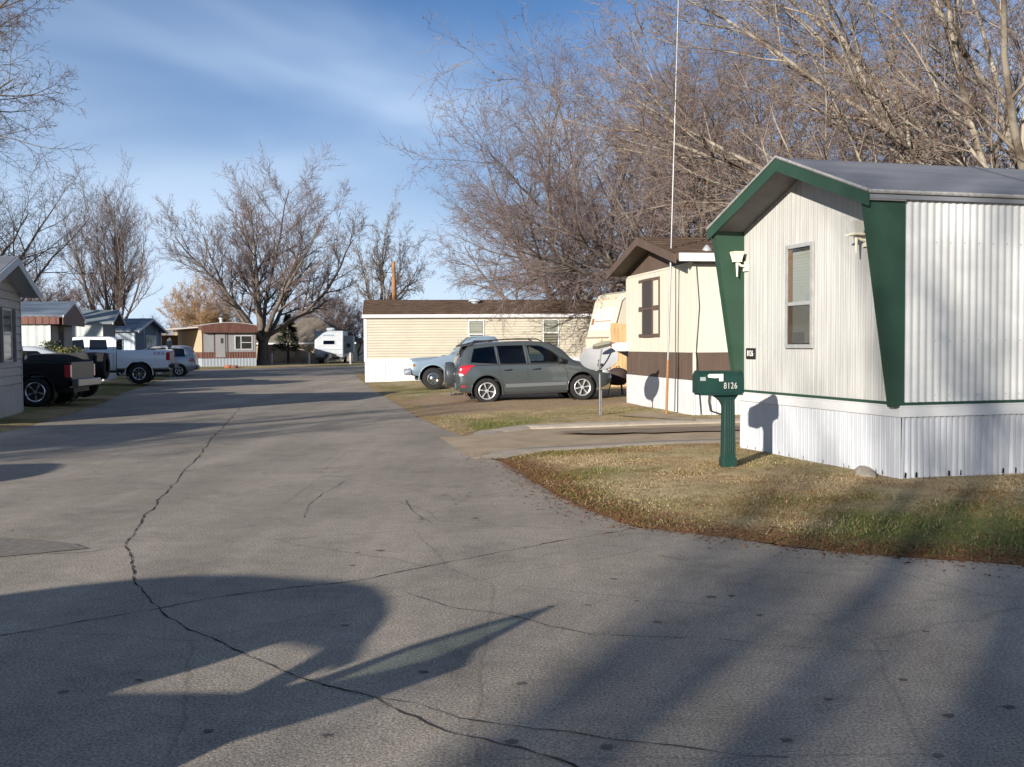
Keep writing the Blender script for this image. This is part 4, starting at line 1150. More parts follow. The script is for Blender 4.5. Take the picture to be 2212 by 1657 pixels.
    h.build('door_handle', M_blackp, root, smooth=50)
    # rear lamps: kite shape wrapping the corner
    t = MB(); s.side_patch(t, [(-.755, .82), (-.735, 1.0), (-.60, 1.065), (-.30, 1.055), (-.42, .99), (-.60, .79)], .012, n=14); t.build('tail_lamp', M_red, root)
    t = MB(); s.side_patch(t, [(-.745, .76), (-.755, .84), (-.66, .84), (-.62, .79)], .014, n=6); t.build('reversing_lamp', M_clear, root)
    t = MB(); s.side_patch(t, [(-.70, .47), (-.70, .52), (-.57, .515), (-.56, .47)], .01, n=4); t.build('reflector', M_red, root)
    hl = MB(); s.side_patch(hl, [(3.02, .80), (3.05, .90), (3.30, .85), (3.49, .76), (3.48, .70), (3.25, .74)], .01, n=10); hl.build('headlight', M_clear, root)
    bp = MB(); bp.box((-.86, -.72, .40), (-.70, .72, .60)); bp.box((3.46, -.55, .42), (3.58, .55, .62)); bp.build('bumper', P, root, bevel=.04)
    sill = MB(); sill.box((.42, -.86, .22), (2.24, .86, .33)); sill.build('sill', M_blackp, root, bevel=.02)
    # roof rails
    rl = MB()
    for sg in (1, -1):
        pts = [(-.40, sg*.60, 1.575), (-.30, sg*.60, 1.645), (0, sg*.60, 1.70), (.9, sg*.605, 1.735), (1.45, sg*.60, 1.715), (1.62, sg*.60, 1.635)]
        rl.tube(pts, .018, 6)
    rl.build('roof_rail', M_blackp, root, smooth=60)
    sp = MB(); sp.hexa([(-.62,-.56,1.565),(-.35,-.60,1.60),(-.35,.60,1.60),(-.62,.56,1.565),(-.64,-.54,1.60),(-.35,-.58,1.645),(-.35,.58,1.645),(-.64,.54,1.60)]); sp.build('spoiler', M_blackp, root, bevel=.01)
    # mirrors
    m = MB()
    for sg in (1, -1): m.hexa([(1.98, sg*.86, 1.04), (2.09, sg*.86, 1.04), (2.11, sg*1.04, 1.06), (2.00, sg*1.06, 1.06), (1.98, sg*.86, 1.20), (2.07, sg*.86, 1.19), (2.08, sg*1.04, 1.21), (2.0, sg*1.06, 1.20)])
    m.build('wing_mirror', M_blackp, root, bevel=.02)
    # covered spare wheel
    sw = MB(); sw.lathe([(0, -1.03), (.28, -1.03), (.335, -1.01), (.355, -.95), (.355, -.83), (.33, -.77), (0, -.77)], lambda a, c, h: (h, a + .05, .80 + c), 32); sw.build('spare_wheel', paint('spare_cover', (.05,.056,.06), .2, .35), root, smooth=30)
    ex = MB(); ex.tube([(-.95, -.5, .27), (-.6, -.5, .27)], .03, 8); ex.build('exhaust', M_chrome, root)
    return root

# ------------------------------------------------ pickups
def pickup(name, label, loc, az, paint_mat, spec):
    """x from the front axle backwards is negative... here x=0 front axle, +x towards the tail"""
    root = thing(name, label, 'pickup truck', loc, az)
    q = spec; r = q['r']; wb = q['wb']; W = q['w'] / 2
    hood, belt, roof, bedz, zb = q['hood'], q['belt'], q['roof'], q['bed'], q['zb']
    xc0, xc1, xend = q['cowl'], q['cabend'], wb + q['tail']
    fo = -q['front']
    # nose + cab
    ws0 = q.get('ws', .55)
    s = Shape([fo, fo+.05, fo+.3, xc0-.25, xc0, xc0+ws0, xc0+ws0+.25, xc1-.35, xc1-.08, xc1],
              [zb+.12, zb, zb-.05, zb-.08, zb-.1, zb-.1, zb-.1, zb-.1, zb-.1, zb-.1],
              [hood-.22, hood-.13, hood-.10, belt-.05, belt, belt, belt, belt, belt, belt],
              [hood-.12, hood-.03, hood, hood+.05, belt+.08, roof-.04, roof, roof, roof-.06, roof-.12],
              [W-.10, W-.04, W-.01, W, W, W, W, W, W, W],
              [W-.12, W-.06, W-.03, W-.02, W-.02, W-.02, W-.02, W-.02, W-.02, W-.02],
              [W-.16, W-.12, W-.10, W-.12, W-.17, W-.19, W-.17, W-.16, W-.17, W-.18])
    body = s.body(80).build('body', paint_mat, root, smooth=38)
    cs = []
    for y0, y1 in ((W - .32, W + .3), (-W - .3, -W + .32)):
        b = MB(); arch(b, 0, r, r + q.get('gap', .09), y0, y1); cs.append(b)
    for pl in q.get('holes', []):
        b = MB(); b.prism(pl, lambda x, z, h: (x, h, z), -1.4, 1.4); cs.append(b)
    cut(body, cs)
    # bed: open box with walls
    b = MB(); x0 = xc1 + .03; t = .06; zf = zb + .25
    sec = [(W - .10, zb - .05), (W, zb + .02), (W + .005, zb + .45*(bedz-zb)), (W - .01, bedz - .05), (W - .04, bedz), (W - .04 - t, bedz), (W - .04 - t, zf)]
    n = len(sec); full = sec + [(-y, z) for y, z in sec[::-1]]
    b.prism(full, lambda y, z, h: (h, y, z), x0, xend)
    bed = b.build('bed', paint_mat, root, smooth=35)
    cs = []
    for y0, y1 in ((W - .32, W + .3), (-W - .3, -W + .32)):
        c = MB(); arch(c, wb, r, r + q.get('gap', .09), y0, y1); cs.append(c)
    cut(bed, cs)
    fb = MB(); fb.box((x0, -W + .1, zf), (x0 + .05, W - .1, bedz - .02)); fb.build('bed_front', paint_mat, root)
    tg = MB(); tg.box((xend, -W + .09, zb + .12), (xend + .05, W - .09, bedz - .01)); tg.build('tailgate', q.get('gate_mat', paint_mat), root, bevel=.012)
    wl = MB()
    for x in (0, wb):
        for y0, y1 in ((W - .33, W - .08), (-W + .08, -W + .33)): wl.lathe([(r + .08, y0), (r + .08, y1)], lambda a, c, h: (x + a, h, r + c), 20)
    wl.build('wheel_well', M_blackp, root)
    for x in (0, wb):
        for y in (W - .125, -W + .125): wheel(root, x, y, r, q.get('tw', .25), q['rim'], q['rimr'], q.get('rim_mat'))
    lp = MB()
    for sg in (1, -1):
        for x, R_ in ((0, r + q.get('gap', .09) + .015), (wb, r + q.get('gap', .09) + .015)):
            pts = [(x + R_*math.cos(a), sg*(W - .004), r + R_*math.sin(a)) for a in np.linspace(R(-5), R(185), 22)]
            lp.tube(pts, .022, 6)
    lp.build('arch_lip', q.get('lip_mat', paint_mat), root, smooth=60)
    # glass
    for i, (pl, nm) in enumerate(q['glass']):
        g = MB(); s.side_patch(g, pl, .007); g.build(nm, q.get('glass_mat', M_tint), root)
    ws = MB(); s.top_patch(ws, xc0 + .06, xc0 + ws0 - .02, .05, .05, .008); ws.build('windscreen', q.get('screen_mat', M_tint), root)
    rw = MB(); rw.add([(xc1 + .006, -W + .32, belt + .05), (xc1 + .006, W - .32, belt + .05), (xc1 + .006, W - .36, roof - .16), (xc1 + .006, -W + .36, roof - .16)], [(0,1,2,3)]); rw.build('rear_window', M_tint, root)
    d = MB()
    for x in q['seams']:
        s.side_patch(d, [(x - .006, zb - .02), (x - .006, roof - .1), (x + .006, roof - .1), (x + .0061, zb - .02)], .003, n=2, nz=8)
    d.build('door_seam', M_blackp, root)
    h = MB()
    for x in q['handles']:
        for sg in (1, -1): y = s.yside(x, belt - .12) * sg; h.box((x - .09, y, belt - .15), (x + .09, y + sg*.03, belt - .11))
    h.build('door_handle', q.get('handle_mat', M_blackp), root, bevel=.008)
    fbm = MB(); fbm.hexa([(fo-.20,-W+.02,zb+.02),(fo+.06,-W-.01,zb),(fo+.06,W+.01,zb),(fo-.20,W-.02,zb+.02),(fo-.20,-W+.04,zb+.20),(fo+.06,-W-.01,zb+.20),(fo+.06,W+.01,zb+.20),(fo-.20,W-.04,zb+.20)])
    fbm.build('front_bumper', q.get('bump_mat', M_chrome), root, bevel=.025)
    rbm = MB(); rbm.box((xend + .06, -W + .06, zb - .02), (xend + .24, W - .06, zb + .18)); rbm.build('rear_bumper', q.get('rbump_mat', M_chrome), root, bevel=.02)
    tl = q['tail_z']
    for sg in (1, -1):
        t_ = MB(); t_.box((xend - .10, sg*(W - .10), tl[0]), (xend + .056, sg*(W + .008), tl[1])); t_.build('tail_lamp', M_red, root, bevel=.012)
    gr = MB(); gr.box((fo - .012, -W + .22, hood - .38), (fo + .06, W - .22, hood - .13))
    for z in np.linspace(hood - .37, hood - .15, 5): gr.box((fo - .022, -W + .23, z), (fo - .011, W - .23, z + .012))
    gr.build('grille', q.get('grille_mat', M_blackp), root)
    for sg in (1, -1):
        hl = MB()
        for z in q['lamp_z']: hl.box((fo - .02, sg*(W - .24), z), (fo + .08, sg*(W - .06), z + .13))
        hl.build('headlight', M_clear, root, bevel=.015)
    m = MB()
    for sg in (1, -1):
        x = xc0 + .42; y = W - .02
        m.tube([(x, sg*y, belt + .04), (x, sg*(y + .12), belt + .10)], .014, 6); m.box((x - .04, sg*(y + .08), belt + .04), (x + .04, sg*(y + .25), belt + .26))
    m.build('wing_mirror', q.get('mirror_mat', M_blackp), root, bevel=.015)
    un = MB(); un.box((fo + .2, -W + .35, zb - .18), (xend, W - .35, zb + .02)); un.tube([(wb, -W + .2, r), (wb, W - .2, r)], .07, 8); un.tube([(0, -W + .2, r), (0, W - .2, r)], .05, 8); un.build('chassis', M_blackp, root)
    return root, s

def blue_pickup():
    p = gp(935, 841, .09)
    p = p + Vector((-.1, .87, 0))
    P = paint('faded_light_blue_paint', (.165,.22,.28), .25, .38)
    q = dict(r=.375, wb=3.34, w=2.0, hood=1.10, belt=1.22, roof=1.86, bed=1.20, zb=.50, front=.80, tail=1.0, cowl=.72, cabend=2.30, ws=.62, rim='steel', rimr=.205, rim_mat=M_chrome, gap=.10,
             glass=[([(1.12, 1.27), (1.42, 1.70), (2.12, 1.70), (2.14, 1.27)], 'door_window')], holes=[[(1.15, 1.29), (1.43, 1.68), (2.09, 1.68), (2.11, 1.29)]], glass_mat=M_cglass, screen_mat=M_cglass, seams=(1.0, 2.2), handles=(2.05,), handle_mat=M_chrome,
             tail_z=(.72, 1.05), lamp_z=(.74, .89), grille_mat=M_chrome, lip_mat=mat('pale_blue_lip', (.34,.44,.50), rough=.35, metal=.3), mirror_mat=M_chrome)
    root, s = pickup('pickup_truck', 'faded light blue old pickup with chrome bumper parked behind the SUV', p, 7, P, q)
    # near side is -y in local; nose points left
    a = MB()
    for sg in (1, -1): s.side_patch(a, [(-.76, .80), (-.76, .90), (-.62, .90), (-.62, .80)], .01, n=4, nz=2)
    a.build('side_lamp', M_amber, root)
    # chrome strip and trim around the windscreen
    t = MB()
    for sg in (1, -1): t.tube([(.74, sg*.83, 1.30), (1.32, sg*.80, 1.80), (1.5, sg*.80, 1.835), (2.2, sg*.80, 1.82)], .018, 6)
    t.build('cab_trim', mat('pale_blue_lip', (.34,.44,.50)), root, smooth=60)

def white_pickup():
    p = gp(302, 829, .1)
    P = paint('white_truck_paint', (.72,.74,.77), 0, .3)
    p2 = Vector((p.x, p.y, .09))
    q = dict(r=.43, wb=3.95, w=2.02, hood=1.33, belt=1.40, roof=2.0, bed=1.42, zb=.66, front=.95, tail=1.18, cowl=.62, cabend=3.05, ws=.62, rim='eight', rimr=.26, rim_mat=M_chrome, gap=.11, tw=.30,
             glass=[([(1.02, 1.45), (1.36, 1.85), (1.82, 1.87), (1.84, 1.45)], 'front_door_window'), ([(2.02, 1.45), (2.02, 1.87), (2.70, 1.86), (2.72, 1.45)], 'rear_door_window')],
             seams=(.95, 1.93, 2.95), handles=(1.72, 2.72), tail_z=(.98, 1.32), lamp_z=(1.02,), bump_mat=M_chrome, rbump_mat=M_blackp, gate_mat=P)
    AZ = 180 + 14
    # front axle to the left: x=0 front; tail towards +x, so no turn is needed beyond the lot angle
    ang = 13; root, s = pickup('pickup_truck', 'white crew cab pickup with chrome wheels parked before the slate blue home', p2 - Vector((math.cos(R(ang)), math.sin(R(ang)), 0)) * 3.95 + Vector((-.22, .9, 0)), ang, P, q)
    TM = Matrix(((1, 0, 0, 4.75), (0, 0, -1, -1.017), (0, 1, 0, 1.26), (0, 0, 0, 1)))
    text_mesh('decal', 'FX4', .19, mat('decal_grey_red', (.30,.16,.18), rough=.5), root, TM, .0015, 1.25)
    f = MB(); f.box((2.42, -1.02, 1.13), (2.56, -1.008, 1.27)); f.build('fuel_cap', M_blackp, root)
    rk = MB()
    for y in (-.7, -.35, 0, .35, .7): rk.tube([(3.12, y, 1.42), (3.12, y, 1.88)], .015, 6)
    for z in (1.55, 1.7, 1.88): rk.tube([(3.12, -.75, z), (3.12, .75, z)], .015, 6)
    rk.build('cab_rack', M_blackp, root)

def black_pickup():
    p = gp(80, 879, .05)
    P = mat('black_truck_paint', (.006,.006,.008), rough=.35, spec=.3)
    q = dict(r=.40, wb=3.6, w=1.86, hood=1.22, belt=1.30, roof=1.86, bed=1.20, zb=.55, front=.9, tail=.88, cowl=.62, cabend=2.6, ws=.6, rim='five', rimr=.265, rim_mat=M_chrome, gap=.09, tw=.28,
             glass=[([(1.02, 1.35), (1.34, 1.72), (2.4, 1.72), (2.42, 1.35)], 'door_window')], seams=(.95, 2.5), handles=(2.3,), tail_z=(.78, 1.12), lamp_z=(.95,), rbump_mat=mat('dull_chrome', (.22,.22,.22), rough=.3, metal=.9), gate_mat=mat('polished_gate', (.05,.05,.05), rough=.4, metal=.1), lip_mat=P)
    ang = 3.5
    root, s = pickup('pickup_truck', 'black pickup with a grey tailgate parked tail out beside the lap sided home', p - Vector((math.cos(R(ang)), math.sin(R(ang)), 0)) * 3.6 + Vector((-.05, .82, 0)), ang, P, q)

def jeep():
    p = at(226, 800, 30.6); p.z = .09
    P = mat('black_jeep_paint', (.007,.007,.008), rough=.45, spec=.3)
    root = thing('parked_car', 'dark open topped off-roader with a big spare tyre behind the black pickup', 'car', p, 8)
    b = MB()
    b.hexa([(-3.6,-.72,.5),(-.25,-.76,.5),(-.25,.76,.5),(-3.6,.72,.5),(-3.6,-.66,1.0),(-.25,-.76,1.08),(-.25,.76,1.08),(-3.6,.66,1.0)])
    b.build('body', P, root, bevel=.05)
    c = MB(); c.hexa([(-2.2,-.70,1.085),(-.2,-.72,1.085),(-.2,.72,1.085),(-2.2,.70,1.085),(-1.9,-.62,1.36),(-.32,-.66,1.40),(-.32,.66,1.40),(-1.9,.62,1.36)]); c.build('soft_top', mat('folded_black_canvas', (.016,.016,.018), (.03,.03,.03), (5,5,5), rough=.9, bump=.4), root, bevel=.06)
    w_ = MB(); w_.box((-2.5, -.68, 1.0), (-2.44, .68, 1.42)); w_.build('windscreen', M_tint, root)
    f = MB()
    for x in (-.8, -3.1):
        for sg in (1, -1): f.hexa([(x-.48, sg*.72, .78), (x+.48, sg*.72, .78), (x+.48, sg*.92, .76), (x-.48, sg*.92, .76), (x-.42, sg*.72, .86), (x+.42, sg*.72, .86), (x+.42, sg*.92, .84), (x-.42, sg*.92, .84)])
    f.build('fender', M_blackp, root, bevel=.02)
    for x in (-.8, -3.1):
        for y in (.78, -.78): wheel(root, x, y, .40, .28, 'five', .21, M_blackp)
    sp = MB(); sp.lathe([(.2, -.04), (.36, -.04), (.40, 0), (.405, .12), (.40, .24), (.36, .28), (.2, .28)], lambda a, c_, h: (h - .18, a - .1, .98 + c_), 28)
    o = sp.build('spare_wheel', M_tyre, root, smooth=35)
    d = MB(); d.lathe([(0, .2), (.2, .2), (.2, 0)], lambda a, c_, h: (h - .18, a - .1, .98 + c_), 20); d.build('rim', M_blackp, o)
    t = MB(); t.box((-.26, .60, .80), (-.2, .72, 1.0)); t.box((-.26, -.72, .80), (-.2, -.60, 1.0)); t.build('tail_lamp', M_red, root)

def van():
    p = gp(380, 813.5, 0)
    P = paint('silver_van_paint', (.36,.37,.38), .5, .3)
    ang = 13; X1 = 2.95
    # x from the rear axle towards the tail is positive (tail to the right)
    root = thing('parked_car', 'silver minivan parked tail out beyond the white pickup', 'car', Vector((p.x, p.y + .8, 0)), ang)
    s = Shape([-3.95,-3.85,-3.5,-3.0,-2.55,-1.75,-1.2,0,.45,.72,.86,.92],
              [.45,.32,.27,.25,.24,.24,.24,.25,.28,.32,.38,.48],
              [.68,.76,.86,.93,.98,1.0,1.02,1.04,1.04,1.03,.9,.75],
              [.74,.86,.97,1.05,1.16,1.58,1.70,1.70,1.66,1.36,.98,.80],
              [.70,.80,.90,.94,.96,.97,.97,.97,.95,.91,.86,.78],
              [.68,.78,.87,.91,.94,.95,.95,.95,.93,.89,.84,.76],
              [.55,.66,.72,.74,.74,.72,.74,.74,.73,.71,.70,.66])
    body = s.body(80).build('body', P, root, smooth=38); r = .33
    cs = []
    for x in (0, -X1):
        for y0, y1 in ((.6, 1.3), (-1.3, -.6)): b = MB(); arch(b, x, r, .40, y0, y1); cs.append(b)
    cut(body, cs)
    wl = MB()
    for x in (0, -X1):
        for y0, y1 in ((.6, .88), (-.88, -.6)): wl.lathe([(.39, y0), (.39, y1)], lambda a, c, h: (x + a, h, r + c), 20)
    wl.build('wheel_well', M_blackp, root)
    for x in (0, -X1):
        for y in (.85, -.85): wheel(root, x, y, r, .21, 'five', .21)
    for pl, nm in (([(.34, 1.10), (.26, 1.54), (-.62, 1.58), (-.64, 1.10)], 'rear_quarter_window'), ([(-.70, 1.10), (-.68, 1.58), (-1.45, 1.56), (-1.50, 1.08)], 'rear_door_window'), ([(-1.56, 1.08), (-1.52, 1.54), (-1.75, 1.48), (-2.30, 1.14), (-2.32, 1.07)], 'front_door_window')):
        g = MB(); s.side_patch(g, pl, .007); g.build(nm, M_tint, root)
    g = MB(); s.top_patch(g, .48, .74, .08, .08, .008); g.build('rear_window', M_tint, root)
    g = MB(); s.top_patch(g, -2.5, -1.8, .08, .05, .008); g.build('windscreen', M_tint, root)
    t = MB(); s.side_patch(t, [(.84, .80), (.74, 1.02), (.56, 1.0), (.52, .86), (.62, .80)], .012, n=8); t.build('tail_lamp', M_red, root)
    bp = MB(); bp.box((.62, -.84, .36), (.97, .84, .60)); bp.box((-4.0, -.75, .34), (-3.8, .75, .58)); bp.build('bumper', mat('grey_bumper', (.06,.062,.065), rough=.5), root, bevel=.05)
    d = MB()
    for x in (-.67, -1.53, -2.4): s.side_patch(d, [(x-.006, .4), (x-.006, 1.05), (x+.006, 1.05), (x+.0061, .4)], .003, n=2)
    d.build('door_seam', M_blackp, root)
    hl = MB(); s.side_patch(hl, [(-3.9, .60), (-3.85, .72), (-3.5, .82), (-3.5, .72)], .01, n=6); hl.build('headlight', M_clear, root)
    return root

suv(); blue_pickup(); white_pickup(); black_pickup(); jeep()
_van = van()
# another van of the kind, parked outside the view, throws the small wedge of shade at the left
_v2 = copy_tree(_van); _v2.location = (-9.9, 7.9, 0); _v2.rotation_euler = (0, 0, R(14)); _v2['label'] = 'second silver minivan outside the view that throws a wedge of shade'
def white_car():
    p = at(60, 800, 32.6); 
    root = thing('parked_car', 'pale car mostly hidden between the lap sided home and the white ribbed home', 'car', (p.x - .9, p.y, .09), 14)
    s = Shape([-2.2,-2.1,-1.2,-.6,.1,1.0,1.6,2.2,2.25], [.4,.3,.25,.25,.25,.25,.28,.35,.45], [.75,.85,.95,1.0,1.02,1.02,1.0,.95,.8], [.8,.9,1.02,1.1,1.55,1.6,1.45,1.05,.85], [.7,.8,.86,.87,.87,.87,.86,.8,.7], [.68,.78,.84,.85,.85,.85,.84,.78,.68], [.6,.66,.68,.66,.62,.62,.62,.62,.55])
    body = s.body(50).build('body', paint('pale_car_paint', (.42,.45,.48), .1, .35), root, smooth=40)
    g = MB(); s.side_patch(g, [(.1, 1.06), (.35, 1.46), (1.3, 1.44), (1.6, 1.08)], .007); g.build('side_window', M_tint, root)
    for x in (-1.35, 1.35):
        for y in (.76, -.76): wheel(root, x, y, .31, .2, 'five', .2)
white_car()
# ---------------------------------------------------------------- trailers, fences, poles, small things
def travel_trailer():
    p = gp(711, 788, 0)
    root = thing('travel_trailer', 'white travel trailer with slide-out room parked nose first beyond the lane', 'travel trailer', p, 90 + 6)
    # X runs away from us, Y to the left
    Wt = mat('trailer_white', (.40,.425,.45), (.34,.36,.385), (2,2,2), rough=.4)
    b = MB(); w = 1.22; prof = [(0, .62), (-.16, .95), (-.16, 1.35), (.16, 2.72), (.30, 2.95), (7.2, 2.98), (7.2, .62)]
    b.prism(prof, lambda x, z, h: (x, h, z), -w, w); b.build('body', Wt, root, bevel=.06)
    so = MB(); so.box((2.2, -w - .75, .95), (4.8, -w, 2.55)); s = so.build('slide_out', mat('trailer_grey', (.30,.33,.36), rough=.5), root, bevel=.03)
    sw = MB(); sw.box((2.17, -w - .5, 1.5), (2.199, -w - .2, 1.85)); sw.build('window', M_screen, s)
    wf = MB(); wf.hexa([(-.10,-.55,1.72),(-.04,-.55,1.72),(-.04,.55,1.72),(-.10,.55,1.72),(.0,-.55,2.16),(.06,-.55,2.16),(.06,.55,2.16),(.0,.55,2.16)]); ww = wf.build('window', mat('window_gasket', (.42,.43,.44), rough=.5), root, bevel=.03)
    pn = MB(); pn.hexa([(-.115,-.48,1.78),(-.10,-.48,1.78),(-.10,.48,1.78),(-.115,.48,1.78),(-.03,-.48,2.10),(-.015,-.48,2.10),(-.015,.48,2.10),(-.03,.48,2.10)]); pn.build('pane', M_tint, ww)
    st = MB()
    st.box((-.168, -w + .03, 1.30), (-.158, w - .03, 1.34)); st.hexa([(.085,-.45,2.50),(.1,-.45,2.50),(.1,.5,2.50),(.085,.5,2.50),(.118,-.45,2.62),(.133,-.45,2.62),(.133,.5,2.62),(.118,.5,2.62)])
    st.build('stripe', mat('blue_grey_stripe', (.16,.22,.29), rough=.5), root)
    ac = MB(); ac.box((2.0, -.35, 2.98), (3.0, .35, 3.25)); ac.build('roof_unit', mat('blue_grey_vent', (.33,.38,.42)), root, bevel=.06)
    un = MB(); un.box((-.1, -w + .1, .45), (7.1, w - .1, .62)); un.tube([(-1.3, 0, .5), (.1, -.6, .52)], .05, 6); un.tube([(-1.3, 0, .5), (.1, .6, .52)], .05, 6); un.tube([(-1.2, 0, 0), (-1.2, 0, .7)], .05, 6); un.box((-.9, -.3, .5), (-.4, .3, .95))
    for y in (-.9, .9): un.tube([(.3, y, 0), (.3, y, .5)], .04, 6)
    un.tube([(2.4, -w - .6, 0), (2.4, -w - .6, .95)], .04, 6); un.build('chassis', M_blackp, root)
    for x in (4.2, 5.1):
        for y in (w - .12, -w + .12): wheel(root, x, y, .34, .2, 'steel', .19, M_white)
    aw = MB(); aw.tube([(.6, w + .06, 2.75), (6, w + .06, 2.75)], .07, 8); aw.build('awning_roll', mat('awning_grey', (.25,.25,.25), rough=.6), root)

def cream_camper():
    p = at(1290, 800, 40); p.z = .1
    root = thing('travel_trailer', 'cream camper trailer with rounded front and orange curtained window beside the wooden fence', 'travel trailer', p, 22)
    # X runs along its length, away to the right; front end at X=0
    Cm = mat('cream_fibreglass', (.54,.49,.38), (.49,.445,.345), (1.5,1.5,1.5), rough=.4, coat=.3)
    b = MB(); w = 1.15; prof = [(.1, .9), (.02, 1.25), (-.02, 1.75), (.05, 1.85), (.42, 3.25), (.60, 3.5), (.9, 3.6), (7.4, 3.6), (7.4, .9)]
    b.prism(prof, lambda x, z, h: (x, h, z), -w, w); b.build('body', Cm, root, bevel=.16)
    pn = MB()
    def fp(z, y0, y1, z1, o, B, xa, xb): B.hexa([(xa-o, y0, z), (xa-o+.02, y0, z), (xa-o+.02, y1, z), (xa-o, y1, z), (xb-o, y0, z1), (xb-o+.02, y0, z1), (xb-o+.02, y1, z1), (xb-o, y1, z1)])
    xa = lambda z: .05 + (.37) * (z - 1.85) / 1.40
    fp(2.05, -.85, .85, 2.98, .02, pn, xa(2.05), xa(2.98)); pn.build('front_panel', mat('pale_cream_panel', (.56,.535,.46), rough=.4), root)
    st = MB(); fp(2.42, -.8, .55, 2.45, .027, st, xa(2.42), xa(2.45)); fp(2.30, .62, .82, 2.55, .027, st, xa(2.30), xa(2.55)); st.build('stripe', mat('dull_red', (.25,.10,.06)), root)
    tr = MB(); tr.box((-.05, -1.0, 1.76), (.02, 1.0, 1.80)); tr.tube([(.1, -w - .01, 1.85), (.5, -w - .01, 3.2), (.75, -w - .01, 3.4), (2, -w - .01, 3.42), (5, -w - .01, 3.42)], .022, 6); tr.box((.15, -w - .012, 1.2), (7.3, -w - .0, 1.24)); tr.build('trim', mat('brown_trim', (.20,.13,.08), rough=.5), root)
    wn = MB(); wn.box((.95, -w - .02, 2.05), (2.4, -w + .01, 2.85)); ww = wn.build('window', M_blackp, root, bevel=.03)
    cu = MB(); cu.box((1.02, -w - .028, 2.12), (1.3, -w - .022, 2.78)); cu.box((1.55, -w - .028, 2.12), (1.95, -w - .022, 2.78)); cu.build('curtain', mat('orange_brown_curtain', (.22,.09,.04), (.42,.30,.22), (9,1,1), rough=.8), ww)
    lm = MB()
    for y in (-.75, -.1, .1, .75): lm.tube([(.50, y, 3.30), (.44, y, 3.32)], .035, 8)
    lm.build('marker_lamp', M_amber, root)
    em = MB(); em.lathe([(0, -.02), (.10, -.015), (.12, 0)], lambda a, c, h: (-.0 + h - .02, a - .45, 1.55 + c * 1.4), 14); em.build('badge', mat('orange_badge', (.50,.22,.06), rough=.5), root)
    un = MB(); un.box((.3, -w + .1, .55), (7.2, w - .1, .9)); un.build('chassis', M_blackp, root)
    for x in (3.9, 4.8):
        for y in (w - .12, -w + .12): wheel(root, x, y, .34, .2, 'steel', .19, M_white)
    for y in (-.6, .6):
        lg = MB(); lg.tube([(.6, y, 0), (.6, y, .6)], .04, 6); lg.build('leg', M_blackp, root)

def satellite_dish():
    p = gp(1296, 897, .1)
    root = thing('satellite_dish', 'grey oval satellite dish on a metal pole in the lawn', 'satellite dish', (p.x, p.y, .09), 0)
    pm = mat('pole_steel', (.13,.13,.135), (.19,.19,.19), (5,5,5), rough=.4, metal=.4)
    b = MB(); b.tube([(0, 0, 0), (0, 0, .98)], .026, 10); b.tube([(.028, -.05, .02), (.03, -.03, .55)], .012, 6); b.box((-.09, -.09, 0), (.09, .09, .012)); b.build('pole', pm, root, smooth=40)
    # dish facing the viewer and upward
    n = Vector((-.10, -.80, .60)).normalized(); up = (Vector((0, 0, 1)) - n * n.z).normalized(); sx = up.cross(n); 
    rot = R(-4); up2 = up * math.cos(rot) + sx * math.sin(rot); sx2 = sx * math.cos(rot) - up * math.sin(rot)
    c = Vector((-.015, .06, 1.245)); A, B_ = .415, .325
    fn = lambda a, q, h: c + sx2 * a * A + up2 * q * B_ + n * h
    d = MB(); prof = [(.001, -.085), (.25, -.080), (.5, -.064), (.75, -.038), (.95, -.008), (1, 0), (1.0, -.012), (.93, -.022), (.75, -.052), (.5, -.078), (.001, -.1)]
    d.lathe(prof, fn, 40); d.build('reflector', mat('dish_grey', (.27,.27,.275), (.31,.31,.315), (3,3,3), rough=.9, spec=.15), root, smooth=40)
    bk = MB(); bk.box((-.05, -.03, .9), (.05, .06, 1.12)); bk.tube([(0, .0, .98), tuple(fn(0, 0, -.1))], .03, 8); bk.build('bracket', M_blackp, root)
    tip = fn(.18, .05, .38)
    lo = fn(-.05, -1.0, .0)
    ar = MB(); ar.tube([(.0, -.04, .98), tuple(lo), tuple(tip)], .019, 6); ar.build('arm', mat('arm_grey', (.20,.20,.19), rough=.5), root)
    l = MB(); t = tip + Vector((0, 0, .03))
    sx3 = (sx2 + up2 * .10).normalized()
    def q(a, b_, h): return t + sx3 * a + up2 * b_ + n * h
    l.prism([(-.20, -.045), (-.08, -.062), (.19, -.03), (.20, .025), (.16, .045), (-.06, .035), (-.195, -.005)], lambda a, b_, h: q(a, b_, h), -.06, .06); l.build('receiver', mat('olive_grey_plastic', (.20,.19,.145), rough=.6), root, bevel=.012)

def wooden_fence():
    root = thing('fence', 'bare pine board privacy fence between the cream camper and the cream home', 'fence', at(1319, 800, 36).xy.to_3d() + Vector((0, 0, .08)), 4)
    rs = random.Random(5); pm = mat('bare_pine', (.34,.205,.09), (.48,.31,.15), (9,9,.8), 6, rough=.8, lo=.3, hi=.6)
    b = MB(); x = 0
    while x < 3.2:
        w = .135; t = 2.28 + rs.uniform(-.02, .025); b.hexa([(x, -.01 + rs.uniform(-.006,.006), 0), (x + w, -.01, 0), (x + w, .012, 0), (x, .012, 0), (x, -.01, t), (x + w, -.01, t), (x + w, .012, t), (x, .012, t)])
        x += w + .006
    b.build('board_panel', pm, root)
    r = MB()
    for z in (.4, 1.2, 2.0): r.box((0, .014, z), (3.2, .055, z + .09))
    r.build('rail', pm, root)
    for x in (.03, 1.6, 3.1):
        q = MB(); q.box((x, .06, 0), (x + .09, .15, 2.25)); q.build('post', pm, root)

